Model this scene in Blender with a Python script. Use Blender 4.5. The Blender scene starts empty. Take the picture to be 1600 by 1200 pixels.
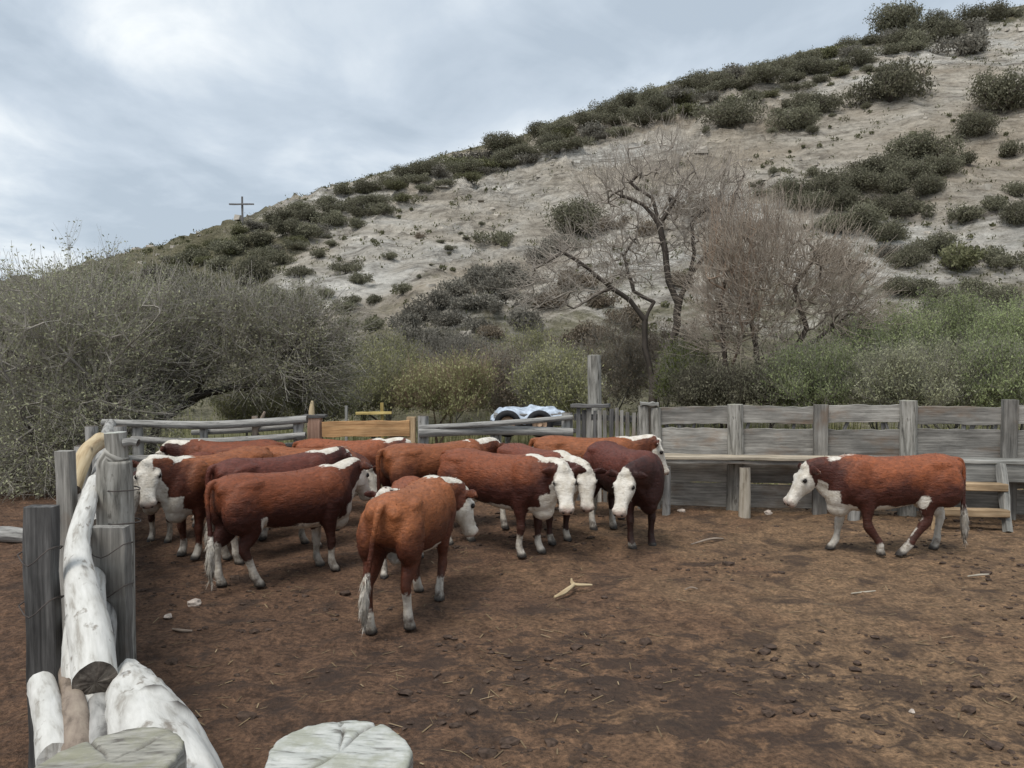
import bpy, bmesh, math, random
import numpy as np
from mathutils import Vector, Matrix, kdtree

R = math.radians
random.seed(7)
rng = np.random.default_rng(11)
scene = bpy.context.scene
COL = scene.collection

# ------------------------------------------------------------------ camera
F = 1232.0                      # focal length in pixels of the 1600 x 1200 photograph
CAM_H = 2.40                    # eye height, standing on a catwalk
PITCH = math.atan(50.0 / F)     # looking slightly down
cam_data = bpy.data.cameras.new("camera")
cam_data.sensor_width = 36.0
cam_data.lens = 36.0 * F / 1600.0
cam_data.clip_start = 0.05
cam_data.clip_end = 2000.0
cam = bpy.data.objects.new("camera", cam_data)
COL.objects.link(cam)
cam.location = (0, 0, CAM_H)
cam.rotation_euler = (R(90) - PITCH, 0, 0)
scene.camera = cam
scene.render.resolution_x, scene.render.resolution_y = 1024, 768

# ------------------------------------------------------------------ sky and light
SUN_EL, SUN_AZ = R(62), R(215)   # azimuth clockwise from +Y: behind the camera, to the left
world = bpy.data.worlds.new("World")
scene.world = world
world.use_nodes = True
wn = world.node_tree
wn.nodes.clear()


def N(t, kind, **kw):
    n = t.nodes.new(kind)
    for k, v in kw.items():
        setattr(n, k, v)
    return n


def ramp(t, stops, interp='LINEAR'):
    n = t.nodes.new('ShaderNodeValToRGB')
    cr = n.color_ramp
    cr.interpolation = interp
    while len(cr.elements) < len(stops):
        cr.elements.new(0.5)
    for e, (p, c) in zip(cr.elements, stops):
        e.position = p
        e.color = (c[0], c[1], c[2], 1.0) if len(c) == 3 else c
    return n


def build_sky():
    t = wn
    L = t.links.new
    out = N(t, 'ShaderNodeOutputWorld')
    bg = N(t, 'ShaderNodeBackground')
    bg.inputs['Strength'].default_value = 0.10
    sky = N(t, 'ShaderNodeTexSky', sky_type='NISHITA')
    sky.sun_disc = False
    sky.sun_elevation = SUN_EL
    sky.sun_rotation = SUN_AZ
    sky.dust_density = 2.0
    tc = N(t, 'ShaderNodeTexCoord')
    sep = N(t, 'ShaderNodeSeparateXYZ')
    L(tc.outputs['Generated'], sep.inputs[0])
    zz = N(t, 'ShaderNodeMath', operation='MAXIMUM')
    L(sep.outputs['Z'], zz.inputs[0]); zz.inputs[1].default_value = 0.0
    za = N(t, 'ShaderNodeMath', operation='ADD')
    L(zz.outputs[0], za.inputs[0]); za.inputs[1].default_value = 0.16
    dx = N(t, 'ShaderNodeMath', operation='DIVIDE')
    L(sep.outputs['X'], dx.inputs[0]); L(za.outputs[0], dx.inputs[1])
    dy = N(t, 'ShaderNodeMath', operation='DIVIDE')
    L(sep.outputs['Y'], dy.inputs[0]); L(za.outputs[0], dy.inputs[1])
    comb = N(t, 'ShaderNodeCombineXYZ')
    L(dx.outputs[0], comb.inputs[0]); L(dy.outputs[0], comb.inputs[1])
    mp = N(t, 'ShaderNodeMapping')
    mp.inputs['Location'].default_value = (3.4, 1.3, 0.0)
    mp.inputs['Scale'].default_value = (0.95, 0.70, 1.0)
    L(comb.outputs[0], mp.inputs[0])
    n1 = N(t, 'ShaderNodeTexNoise')
    n1.inputs['Scale'].default_value = 1.05
    n1.inputs['Detail'].default_value = 7.0
    n1.inputs['Roughness'].default_value = 0.52
    n1.inputs['Distortion'].default_value = 0.35
    L(mp.outputs[0], n1.inputs['Vector'])
    n2 = N(t, 'ShaderNodeTexNoise')
    n2.inputs['Scale'].default_value = 2.6
    n2.inputs['Detail'].default_value = 6.0
    n2.inputs['Roughness'].default_value = 0.55
    n2.inputs['Distortion'].default_value = 0.6
    L(mp.outputs[0], n2.inputs['Vector'])
    m2 = N(t, 'ShaderNodeMath', operation='MULTIPLY_ADD')
    L(n2.outputs['Fac'], m2.inputs[0]); m2.inputs[1].default_value = 0.44; m2.inputs[2].default_value = -0.23
    # the deck thins towards the horizon
    hz_ = N(t, 'ShaderNodeMapRange')
    L(sep.outputs['Z'], hz_.inputs['Value'])
    hz_.inputs['From Min'].default_value = 0.02; hz_.inputs['From Max'].default_value = 0.30
    hz_.inputs['To Min'].default_value = 0.075; hz_.inputs['To Max'].default_value = 0.0
    a1 = N(t, 'ShaderNodeMath', operation='ADD'); L(n1.outputs['Fac'], a1.inputs[0]); L(m2.outputs[0], a1.inputs[1])
    a2 = N(t, 'ShaderNodeMath', operation='ADD'); L(a1.outputs[0], a2.inputs[0]); L(hz_.outputs[0], a2.inputs[1])
    # cloud layer: grey-blue bellies to white thin places
    cl = ramp(t, [(0.36, (4.3, 5.0, 5.75)), (0.47, (5.3, 6.0, 6.75)),
                  (0.56, (6.6, 7.2, 7.75)), (0.66, (8.6, 8.95, 9.1))])
    L(a2.outputs[0], cl.inputs[0])
    mix = N(t, 'ShaderNodeMix', data_type='RGBA')
    mix.inputs['Factor'].default_value = 0.90
    L(sky.outputs[0], mix.inputs['A'])
    L(cl.outputs['Color'], mix.inputs['B'])
    L(mix.outputs['Result'], bg.inputs['Color'])
    L(bg.outputs[0], out.inputs['Surface'])


build_sky()
sun_data = bpy.data.lights.new("sun", 'SUN')
sun_data.energy = 2.2
sun_data.angle = R(22)
sun_data.color = (1.0, 0.955, 0.89)
sun = bpy.data.objects.new("sun", sun_data)
COL.objects.link(sun)
sd = Vector((math.sin(SUN_AZ) * math.cos(SUN_EL), math.cos(SUN_AZ) * math.cos(SUN_EL), math.sin(SUN_EL)))
sun.rotation_euler = sd.to_track_quat('Z', 'Y').to_euler()
sun.location = (0, -10, 30)

vs = scene.view_settings
vs.view_transform = 'Standard'
vs.look = 'None'
vs.exposure = 0.28
vs.gamma = 1.0
vs.use_curve_mapping = False
scene.cycles.max_bounces = 6
scene.cycles.transparent_max_bounces = 4


# ------------------------------------------------------------------ helpers
CP, SP = math.cos(PITCH), math.sin(PITCH)


def ray(px, py):
    u, v = (px - 800.0) / F, (600.0 - py) / F
    return Vector((u, CP + v * SP, -SP + v * CP))


def at(px, py, d):
    """world point seen at pixel (px,py), d metres in front"""
    r = ray(px, py)
    return Vector((0, 0, CAM_H)) + r * (d / r.y)


def gpt(px, py, z=0.0):
    r = ray(px, py)
    return Vector((0, 0, CAM_H)) + r * ((z - CAM_H) / r.z)


def unit(v):
    return v / np.maximum(np.linalg.norm(v, axis=-1, keepdims=True), 1e-9)


def hash2(ix, iy, s):
    h = (ix.astype(np.int64) * 374761393 + iy.astype(np.int64) * 668265263 + s * 1442695041) & 0xFFFFFFFF
    h = ((h ^ (h >> 13)) * 1274126177) & 0xFFFFFFFF
    return ((h ^ (h >> 16)) & 0xFFFF) / 65535.0


def vnoise(x, y, s=0):
    x = np.asarray(x, float); y = np.asarray(y, float)
    ix, iy = np.floor(x), np.floor(y)
    fx, fy = x - ix, y - iy
    fx = fx * fx * (3 - 2 * fx); fy = fy * fy * (3 - 2 * fy)
    a, b = hash2(ix, iy, s), hash2(ix + 1, iy, s)
    c, d = hash2(ix, iy + 1, s), hash2(ix + 1, iy + 1, s)
    return (a * (1 - fx) + b * fx) * (1 - fy) + (c * (1 - fx) + d * fx) * fy


def fbm(x, y, oct=4, s=0, g=0.5):
    v, a, t = 0, 1.0, 0
    for o in range(oct):
        v = v + a * (vnoise(x * 2 ** o + 17.3 * o, y * 2 ** o - 9.1 * o, s + o) - 0.5)
        t += a
        a *= g
    return v / t * 2.0


def mesh_np(name, V, Fs, mat=None, attr=None, uv=None, smooth=True, mats=None, mat_idx=None):
    """V (n,3); Fs (m,k) or list of such arrays"""
    me = bpy.data.meshes.new(name)
    V = np.asarray(V, np.float32)
    if not isinstance(Fs, list):
        Fs = [Fs]
    Fs = [np.asarray(f, np.int32) for f in Fs if len(f)]
    nl = sum(f.size for f in Fs); nf = sum(len(f) for f in Fs)
    me.vertices.add(len(V)); me.vertices.foreach_set('co', V.ravel())
    me.loops.add(nl); me.polygons.add(nf)
    loops = np.concatenate([f.ravel() for f in Fs])
    me.loops.foreach_set('vertex_index', loops)
    tot = np.concatenate([np.full(len(f), f.shape[1], np.int32) for f in Fs])
    st = np.concatenate([[0], np.cumsum(tot)[:-1]]).astype(np.int32)
    me.polygons.foreach_set('loop_start', st)
    me.polygons.foreach_set('loop_total', tot)
    if mat_idx is not None:
        me.polygons.foreach_set('material_index', np.asarray(mat_idx, np.int32))
    me.update(calc_edges=True)
    me.validate()
    me.polygons.foreach_set('use_smooth', np.full(len(me.polygons), smooth))
    if attr:
        for k, a in attr.items():
            a = np.asarray(a, np.float32)
            if a.ndim == 1:
                me.attributes.new(k, 'FLOAT', 'POINT').data.foreach_set('value', a)
            else:
                me.attributes.new(k, 'FLOAT_COLOR', 'POINT').data.foreach_set('color', a.ravel())
    if uv is not None:
        l = me.uv_layers.new(name='UVMap')
        l.data.foreach_set('uv', np.asarray(uv, np.float32)[loops].ravel())
    for m in (mats or ([mat] if mat else [])):
        me.materials.append(m)
    return me


def link(name, me, parent=None, M=None):
    o = bpy.data.objects.new(name, me)
    COL.objects.link(o)
    if M is not None:
        o.matrix_basis = M
    if parent is not None:
        o.parent = parent
        o.matrix_parent_inverse = parent.matrix_basis.inverted()
    return o


def tag(o, label=None, cat=None, group=None, kind=None):
    if label: o['label'] = label
    if cat: o['category'] = cat
    if group: o['group'] = group
    if kind: o['kind'] = kind
    return o


def thing(name, label, cat, loc=(0, 0, 0), group=None):
    o = bpy.data.objects.new(name, None)
    COL.objects.link(o)
    o.matrix_basis = Matrix.Translation(Vector(loc))
    o.empty_display_size = 0.2
    return tag(o, label, cat, group)


# ------------------------------------------------------------------ materials
def new_mat(name):
    m = bpy.data.materials.new(name)
    m.use_nodes = True
    t = m.node_tree
    b = t.nodes['Principled BSDF']
    b.inputs['Roughness'].default_value = 0.85
    b.inputs['Specular IOR Level'].default_value = 0.25
    return m, t, b


def noise(t, vec, scale, detail=5, rough=0.55, dist=0.0):
    n = N(t, 'ShaderNodeTexNoise')
    n.inputs['Scale'].default_value = scale
    n.inputs['Detail'].default_value = detail
    n.inputs['Roughness'].default_value = rough
    n.inputs['Distortion'].default_value = dist
    if vec is not None:
        t.links.new(vec, n.inputs['Vector'])
    return n


def mapping(t, src, scale=(1, 1, 1), loc=(0, 0, 0), rot=(0, 0, 0)):
    m = N(t, 'ShaderNodeMapping')
    m.inputs['Scale'].default_value = scale
    m.inputs['Location'].default_value = loc
    m.inputs['Rotation'].default_value = rot
    t.links.new(src, m.inputs[0])
    return m.outputs[0]


def mixc(t, a, b, fac, mode='MIX'):
    n = N(t, 'ShaderNodeMix', data_type='RGBA', blend_type=mode)
    for s, v in (('A', a), ('B', b)):
        if isinstance(v, tuple):
            n.inputs[s].default_value = (v[0], v[1], v[2], 1)
        else:
            t.links.new(v, n.inputs[s])
    if isinstance(fac, (int, float)):
        n.inputs['Factor'].default_value = fac
    else:
        t.links.new(fac, n.inputs['Factor'])
    return n.outputs['Result']


def math_(t, op, a, b=None, clamp=False, c=None):
    n = N(t, 'ShaderNodeMath', operation=op, use_clamp=clamp)
    for i, v in enumerate((a, b, c)):
        if v is None:
            continue
        if isinstance(v, (int, float)):
            n.inputs[i].default_value = v
        else:
            t.links.new(v, n.inputs[i])
    return n.outputs[0]


def bump(t, b, h, strength=0.4, dist=0.02):
    n = N(t, 'ShaderNodeBump')
    n.inputs['Strength'].default_value = strength
    n.inputs['Distance'].default_value = dist
    t.links.new(h, n.inputs['Height'])
    t.links.new(n.outputs[0], b.inputs['Normal'])


def wood_mat(name, dark, mid, light, stain=None, stain_amt=0.0, axis='X'):
    """weathered timber, grain along the object's own X axis (planks) or UV v (logs)"""
    m, t, b = new_mat(name)
    tc = N(t, 'ShaderNodeTexCoord')
    oi = N(t, 'ShaderNodeObjectInfo')
    off = N(t, 'ShaderNodeVectorMath', operation='ADD')
    sc = N(t, 'ShaderNodeVectorMath', operation='SCALE')
    cmb = N(t, 'ShaderNodeCombineXYZ')
    for i in range(3):
        t.links.new(oi.outputs['Random'], cmb.inputs[i])
    t.links.new(cmb.outputs[0], sc.inputs[0]); sc.inputs['Scale'].default_value = 37.0
    t.links.new(tc.outputs['Object'], off.inputs[0]); t.links.new(sc.outputs[0], off.inputs[1])
    v = off.outputs[0]
    g = noise(t, mapping(t, v, (1.6, 34, 34)), 1.0, 8, 0.68, 0.3)
    c = ramp(t, [(0.30, dark), (0.5, mid), (0.68, light)])
    t.links.new(g.outputs['Fac'], c.inputs[0])
    blot = noise(t, mapping(t, v, (1.6, 4, 4)), 1.0, 4, 0.6)
    br = ramp(t, [(0.35, (0.62, 0.62, 0.62)), (0.65, (1.12, 1.12, 1.12))])
    t.links.new(blot.outputs['Fac'], br.inputs[0])
    col = mixc(t, c.outputs['Color'], br.outputs['Color'], 1.0, 'MULTIPLY')
    if stain:
        sn = noise(t, mapping(t, v, (1.1, 2.5, 2.5), (5, 2, 1)), 1.0, 4, 0.65)
        sr = ramp(t, [(0.52, (0, 0, 0)), (0.68, (1, 1, 1))])
        t.links.new(sn.outputs['Fac'], sr.inputs[0])
        f = math_(t, 'MULTIPLY', sr.outputs['Color'], stain_amt)
        col = mixc(t, col, stain, f)
    rv = ramp(t, [(0.0, (0.66, 0.65, 0.64)), (1.0, (1.25, 1.24, 1.22))])
    t.links.new(oi.outputs['Random'], rv.inputs[0])
    col = mixc(t, col, rv.outputs['Color'], 1.0, 'MULTIPLY')
    t.links.new(col, b.inputs['Base Color'])
    bump(t, b, g.outputs['Fac'], 0.6, 0.012)
    return m


M = {}
M['grey'] = wood_mat('weathered grey wood', (0.14, 0.134, 0.124), (0.31, 0.30, 0.278), (0.46, 0.445, 0.415), (0.22, 0.14, 0.085), 0.6)
M['grey_dark'] = wood_mat('dark weathered wood', (0.06, 0.058, 0.058), (0.14, 0.138, 0.136), (0.26, 0.255, 0.25))
M['grey_pale'] = wood_mat('pale grey wood', (0.16, 0.16, 0.15), (0.33, 0.33, 0.31), (0.50, 0.49, 0.46))
M['tan'] = wood_mat('fresh tan wood', (0.28, 0.19, 0.11), (0.46, 0.33, 0.20), (0.60, 0.46, 0.30))
M['orange_wood'] = wood_mat('orange new boards', (0.30, 0.16, 0.075), (0.46, 0.27, 0.13), (0.56, 0.36, 0.19))
M['pink_wood'] = wood_mat('pinkish post wood', (0.24, 0.14, 0.10), (0.38, 0.24, 0.18), (0.50, 0.34, 0.26))
M['yellow_wood'] = wood_mat('yellow stake wood', (0.35, 0.26, 0.09), (0.52, 0.40, 0.15), (0.62, 0.50, 0.22))
M['tan_pale'] = wood_mat('pale walked tan wood', (0.30, 0.25, 0.19), (0.48, 0.42, 0.33), (0.62, 0.56, 0.46))
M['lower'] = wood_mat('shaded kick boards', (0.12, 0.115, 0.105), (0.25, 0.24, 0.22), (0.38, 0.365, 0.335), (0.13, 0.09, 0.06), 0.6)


def bark_mat(name, base, light, dark, spot=0.5, uvs=(8, 3), knots=True, moss=None):
    """log or post skin, from UV (u = round the log in m, v = along it in m)"""
    m, t, b = new_mat(name)
    tc = N(t, 'ShaderNodeTexCoord')
    v = tc.outputs['UV']
    n1 = noise(t, mapping(t, v, (uvs[0], uvs[1], 1)), 1.0, 6, 0.62, 0.3)
    c = ramp(t, [(0.33, dark), (0.46, base), (0.66, light)])
    t.links.new(n1.outputs['Fac'], c.inputs[0])
    col = c.outputs['Color']
    n2 = noise(t, mapping(t, v, (14, 5, 1), (3, 8, 0)), 1.0, 4, 0.6)
    sr = ramp(t, [(0.60, (0, 0, 0)), (0.67, (1, 1, 1))])
    t.links.new(n2.outputs['Fac'], sr.inputs[0])
    col = mixc(t, col, (dark[0] * 0.55, dark[1] * 0.5, dark[2] * 0.45), math_(t, 'MULTIPLY', sr.outputs['Color'], spot))
    if moss:
        n3 = noise(t, mapping(t, tc.outputs['Object'], (9, 9, 9)), 1.0, 5, 0.65)
        mr = ramp(t, [(0.47, (0, 0, 0)), (0.6, (1, 1, 1))])
        t.links.new(n3.outputs['Fac'], mr.inputs[0])
        col = mixc(t, col, moss, math_(t, 'MULTIPLY', mr.outputs['Color'], 0.75))
    at_ = N(t, 'ShaderNodeAttribute', attribute_name='knot')
    col = mixc(t, col, (0.045, 0.036, 0.03), at_.outputs['Fac'])
    t.links.new(col, b.inputs['Base Color'])
    bump(t, b, n1.outputs['Fac'], 0.5, 0.012)
    return m


M['white_log'] = bark_mat('white peeled log', (0.52, 0.51, 0.475), (0.64, 0.63, 0.595), (0.33, 0.31, 0.275), 0.8, (22, 2.4))
M['grey_log'] = bark_mat('grey rail log', (0.26, 0.255, 0.24), (0.40, 0.39, 0.37), (0.11, 0.105, 0.10), 0.5, (20, 2.2))
M['brown_log'] = bark_mat('brown branch', (0.24, 0.19, 0.15), (0.34, 0.28, 0.22), (0.11, 0.085, 0.065), 0.5, (16, 3))
M['pale_log'] = bark_mat('pale support post', (0.38, 0.34, 0.275), (0.50, 0.46, 0.39), (0.20, 0.17, 0.13), 0.4, (18, 2))
M['tan_log'] = bark_mat('tan peeled branch', (0.46, 0.36, 0.22), (0.58, 0.48, 0.32), (0.30, 0.21, 0.12), 0.25, (18, 2))
M['post_bark'] = bark_mat('grey post bark', (0.23, 0.22, 0.195), (0.40, 0.385, 0.35), (0.095, 0.09, 0.08), 0.6, (24, 2.5))
M['lichen'] = bark_mat('lichen covered post end', (0.25, 0.242, 0.21), (0.38, 0.365, 0.32), (0.12, 0.11, 0.095), 0.55, (12, 60), moss=(0.24, 0.235, 0.165))
M['lichen_pale'] = bark_mat('pale lichen post end', (0.42, 0.43, 0.40), (0.55, 0.55, 0.52), (0.16, 0.155, 0.14), 0.5, (12, 60), moss=(0.30, 0.305, 0.24))
M['cut_end'] = bark_mat('rotted cut end', (0.075, 0.062, 0.052), (0.16, 0.14, 0.12), (0.03, 0.025, 0.022), 0.6, (22, 22))
M['tree_bark'] = bark_mat('dark tree bark', (0.085, 0.07, 0.058), (0.16, 0.14, 0.12), (0.035, 0.03, 0.026), 0.3, (20, 5))


def flat_mat(name, col, rough=0.8, var=0.25, scale=12.0, metal=0.0, bmp=0.0):
    m, t, b = new_mat(name)
    tc = N(t, 'ShaderNodeTexCoord')
    n1 = noise(t, tc.outputs['Object'], scale, 5, 0.6)
    lo = tuple(c * (1 - var) for c in col); hi = tuple(min(1, c * (1 + var)) for c in col)
    c = ramp(t, [(0.35, lo), (0.65, hi)])
    t.links.new(n1.outputs['Fac'], c.inputs[0])
    t.links.new(c.outputs['Color'], b.inputs['Base Color'])
    b.inputs['Roughness'].default_value = rough
    b.inputs['Metallic'].default_value = metal
    if bmp:
        bump(t, b, n1.outputs['Fac'], bmp, 0.01)
    return m


M['wire'] = flat_mat('rusty wire', (0.06, 0.05, 0.045), 0.6)
M['tyre'] = flat_mat('tyre rubber', (0.018, 0.018, 0.02), 0.75)
M['rim'] = flat_mat('tan rim', (0.36, 0.25, 0.17), 0.6)
M['tarp'] = flat_mat('pale blue tarpaulin', (0.42, 0.48, 0.56), 0.5, 0.3, 9)
M['stone'] = flat_mat('pale stone', (0.42, 0.36, 0.31), 0.9, 0.3, 20, 0, 0.5)
M['rock'] = flat_mat('scree rock', (0.36, 0.33, 0.285), 0.95, 0.4, 0.9, 0, 0.4)
M['chip'] = flat_mat('bleached wood chip', (0.58, 0.46, 0.36), 0.9, 0.25, 30)
M['eye'] = flat_mat('dark eye', (0.012, 0.009, 0.008), 0.15)
M['tag'] = flat_mat('pale ear tag', (0.72, 0.66, 0.45), 0.5)
M['cross'] = flat_mat('dark cross timber', (0.15, 0.145, 0.145), 0.8)


def leaf_mat(name, dark, mid, light, trans=0.25):
    m, t, b = new_mat(name)
    a = N(t, 'ShaderNodeAttribute', attribute_name='tint')
    oi = N(t, 'ShaderNodeObjectInfo')
    c = ramp(t, [(0.0, dark), (0.5, mid), (1.0, light)])
    t.links.new(a.outputs['Fac'], c.inputs[0])
    rv = ramp(t, [(0.0, (0.78, 0.76, 0.74)), (1.0, (1.2, 1.2, 1.18))])
    t.links.new(oi.outputs['Random'], rv.inputs[0])
    col = mixc(t, c.outputs['Color'], rv.outputs['Color'], 1.0, 'MULTIPLY')
    t.links.new(col, b.inputs['Base Color'])
    b.inputs['Roughness'].default_value = 0.7
    tr = N(t, 'ShaderNodeBsdfTranslucent')
    t.links.new(col, tr.inputs['Color'])
    ms = N(t, 'ShaderNodeMixShader')
    ms.inputs[0].default_value = trans
    t.links.new(b.outputs[0], ms.inputs[1]); t.links.new(tr.outputs[0], ms.inputs[2])
    t.links.new(ms.outputs[0], t.nodes['Material Output'].inputs['Surface'])
    return m


M['leaf_grey'] = leaf_mat('grey green leaves', (0.145, 0.15, 0.096), (0.275, 0.282, 0.18), (0.43, 0.43, 0.285))
M['leaf_green'] = leaf_mat('soft green leaves', (0.135, 0.165, 0.074), (0.25, 0.295, 0.14), (0.39, 0.43, 0.225))
M['leaf_olive'] = leaf_mat('olive leaves', (0.13, 0.135, 0.062), (0.235, 0.235, 0.115), (0.37, 0.355, 0.20))
M['leaf_lime'] = leaf_mat('yellow green leaves', (0.06, 0.08, 0.02), (0.12, 0.15, 0.035), (0.21, 0.24, 0.07))
M['leaf_brown'] = leaf_mat('dry brown leaves', (0.12, 0.095, 0.070), (0.195, 0.16, 0.12), (0.29, 0.245, 0.185))
M['leaf_hill'] = leaf_mat('dark hill shrub leaves', (0.095, 0.095, 0.066), (0.165, 0.162, 0.112), (0.26, 0.25, 0.175))
M['leaf_hill_grey'] = leaf_mat('grey hill shrub leaves', (0.12, 0.112, 0.095), (0.185, 0.175, 0.148), (0.27, 0.255, 0.215))
M['leaf_hill_olive'] = leaf_mat('olive hill shrub leaves', (0.085, 0.088, 0.045), (0.15, 0.152, 0.082), (0.24, 0.235, 0.14))
M['straw'] = leaf_mat('dry straw', (0.14, 0.10, 0.06), (0.24, 0.175, 0.10), (0.38, 0.29, 0.18), 0.1)
M['clod'] = flat_mat('dark dung clod', (0.066, 0.045, 0.034), 0.95, 0.45, 30)


def twig_mat(name, a, b_):
    m, t, b = new_mat(name)
    tc = N(t, 'ShaderNodeTexCoord')
    n1 = noise(t, tc.outputs['Object'], 3.0, 4, 0.6)
    c = ramp(t, [(0.35, a), (0.65, b_)])
    t.links.new(n1.outputs['Fac'], c.inputs[0])
    at_ = N(t, 'ShaderNodeAttribute', attribute_name='thin')
    col = mixc(t, (a[0] * 0.30, a[1] * 0.285, a[2] * 0.28), c.outputs['Color'], at_.outputs['Fac'])
    t.links.new(col, b.inputs['Base Color'])
    return m


M['twig_grey'] = twig_mat('grey twigs', (0.24, 0.22, 0.19), (0.40, 0.375, 0.33))
M['twig_red'] = twig_mat('reddish bare twigs', (0.28, 0.245, 0.210), (0.46, 0.41, 0.355))
M['twig_tan'] = twig_mat('tan shoots', (0.27, 0.19, 0.135), (0.42, 0.32, 0.24))
M['twig_warm'] = twig_mat('warm tan twigs', (0.285, 0.238, 0.193), (0.455, 0.395, 0.328))
M['twig_dark'] = twig_mat('dark stems', (0.07, 0.06, 0.05), (0.15, 0.13, 0.11))


def ground_mat():
    m, t, b = new_mat('trampled corral earth')
    geo = N(t, 'ShaderNodeNewGeometry')
    p = geo.outputs['Position']
    sep = N(t, 'ShaderNodeSeparateXYZ')
    t.links.new(p, sep.inputs[0])
    n1 = noise(t, p, 0.55, 5, 0.6, 0.4)
    n2 = noise(t, p, 5.0, 6, 0.65, 0.2)
    n3 = noise(t, p, 26.0, 5, 0.7)
    # litter-covered, drier ground towards the right of the pen
    wx = math_(t, 'MULTIPLY', sep.outputs['X'], 0.085)
    f = math_(t, 'ADD', math_(t, 'ADD', n1.outputs['Fac'], wx), -0.06)
    big = ramp(t, [(0.38, (0.152, 0.090, 0.058)), (0.54, (0.205, 0.124, 0.075)), (0.70, (0.240, 0.154, 0.092))])
    t.links.new(f, big.inputs[0])
    r2 = ramp(t, [(0.30, (0.42, 0.41, 0.42)), (0.5, (0.95, 0.95, 0.95)), (0.72, (1.45, 1.42, 1.36))])
    t.links.new(n2.outputs['Fac'], r2.inputs[0])
    col = mixc(t, big.outputs['Color'], r2.outputs['Color'], 0.85, 'MULTIPLY')
    r3 = ramp(t, [(0.34, (0.38, 0.38, 0.38)), (0.5, (1, 1, 1)), (0.66, (1.75, 1.7, 1.6))])
    t.links.new(n3.outputs['Fac'], r3.inputs[0])
    col = mixc(t, col, r3.outputs['Color'], 0.8, 'MULTIPLY')
    # wet dung patches
    n4 = noise(t, mapping(t, p, (1, 1.3, 1), (4, 9, 0)), 1.7, 5, 0.62, 0.5)
    r4 = ramp(t, [(0.53, (0, 0, 0)), (0.64, (1, 1, 1))])
    t.links.new(n4.outputs['Fac'], r4.inputs[0])
    col = mixc(t, col, (0.062, 0.043, 0.034), math_(t, 'MULTIPLY', r4.outputs['Color'], 0.7))
    # churned, damp manure in the trampled middle of the pen
    dv = N(t, 'ShaderNodeVectorMath', operation='SUBTRACT'); t.links.new(p, dv.inputs[0]); dv.inputs[1].default_value = (1.05, 5.5, 0)
    ds = N(t, 'ShaderNodeVectorMath', operation='MULTIPLY'); t.links.new(dv.outputs[0], ds.inputs[0]); ds.inputs[1].default_value = (0.42, 0.95, 0)
    dl_ = N(t, 'ShaderNodeVectorMath', operation='LENGTH'); t.links.new(ds.outputs[0], dl_.inputs[0])
    n6 = noise(t, mapping(t, p, (1, 1.5, 1), (7, 3, 0)), 3.2, 5, 0.65, 0.6)
    w6 = math_(t, 'SUBTRACT', math_(t, 'MULTIPLY_ADD', n6.outputs['Fac'], 5.0, c=-2.05), math_(t, 'MULTIPLY', dl_.outputs['Value'], 0.6))
    r6 = ramp(t, [(0.0, (0, 0, 0)), (0.30, (1, 1, 1))])
    t.links.new(w6, r6.inputs[0])
    col = mixc(t, col, (0.060, 0.042, 0.034), math_(t, 'MULTIPLY', r6.outputs['Color'], 0.72))
    # grassy ground outside the pen
    gy = math_(t, 'MULTIPLY', math_(t, 'SUBTRACT', sep.outputs['Y'], 13.2), 0.5, True)
    gcol = ramp(t, [(0.35, (0.10, 0.095, 0.045)), (0.55, (0.155, 0.15, 0.07)), (0.7, (0.22, 0.19, 0.12))])
    t.links.new(n2.outputs['Fac'], gcol.inputs[0])
    col = mixc(t, col, gcol.outputs['Color'], gy)
    t.links.new(col, b.inputs['Base Color'])
    b.inputs['Roughness'].default_value = 0.95
    vo = N(t, 'ShaderNodeTexVoronoi', feature='SMOOTH_F1')
    vo.inputs['Scale'].default_value = 6.5
    vo.inputs['Randomness'].default_value = 1.0
    t.links.new(p, vo.inputs['Vector'])
    pit = math_(t, 'MULTIPLY', math_(t, 'MINIMUM', vo.outputs['Distance'], 0.32), 2.2)      # hoof marks
    h = math_(t, 'ADD', math_(t, 'ADD', n3.outputs['Fac'], math_(t, 'MULTIPLY', n2.outputs['Fac'], 1.2)), pit)
    bump(t, b, h, 1.0, 0.06)
    return m


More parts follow.
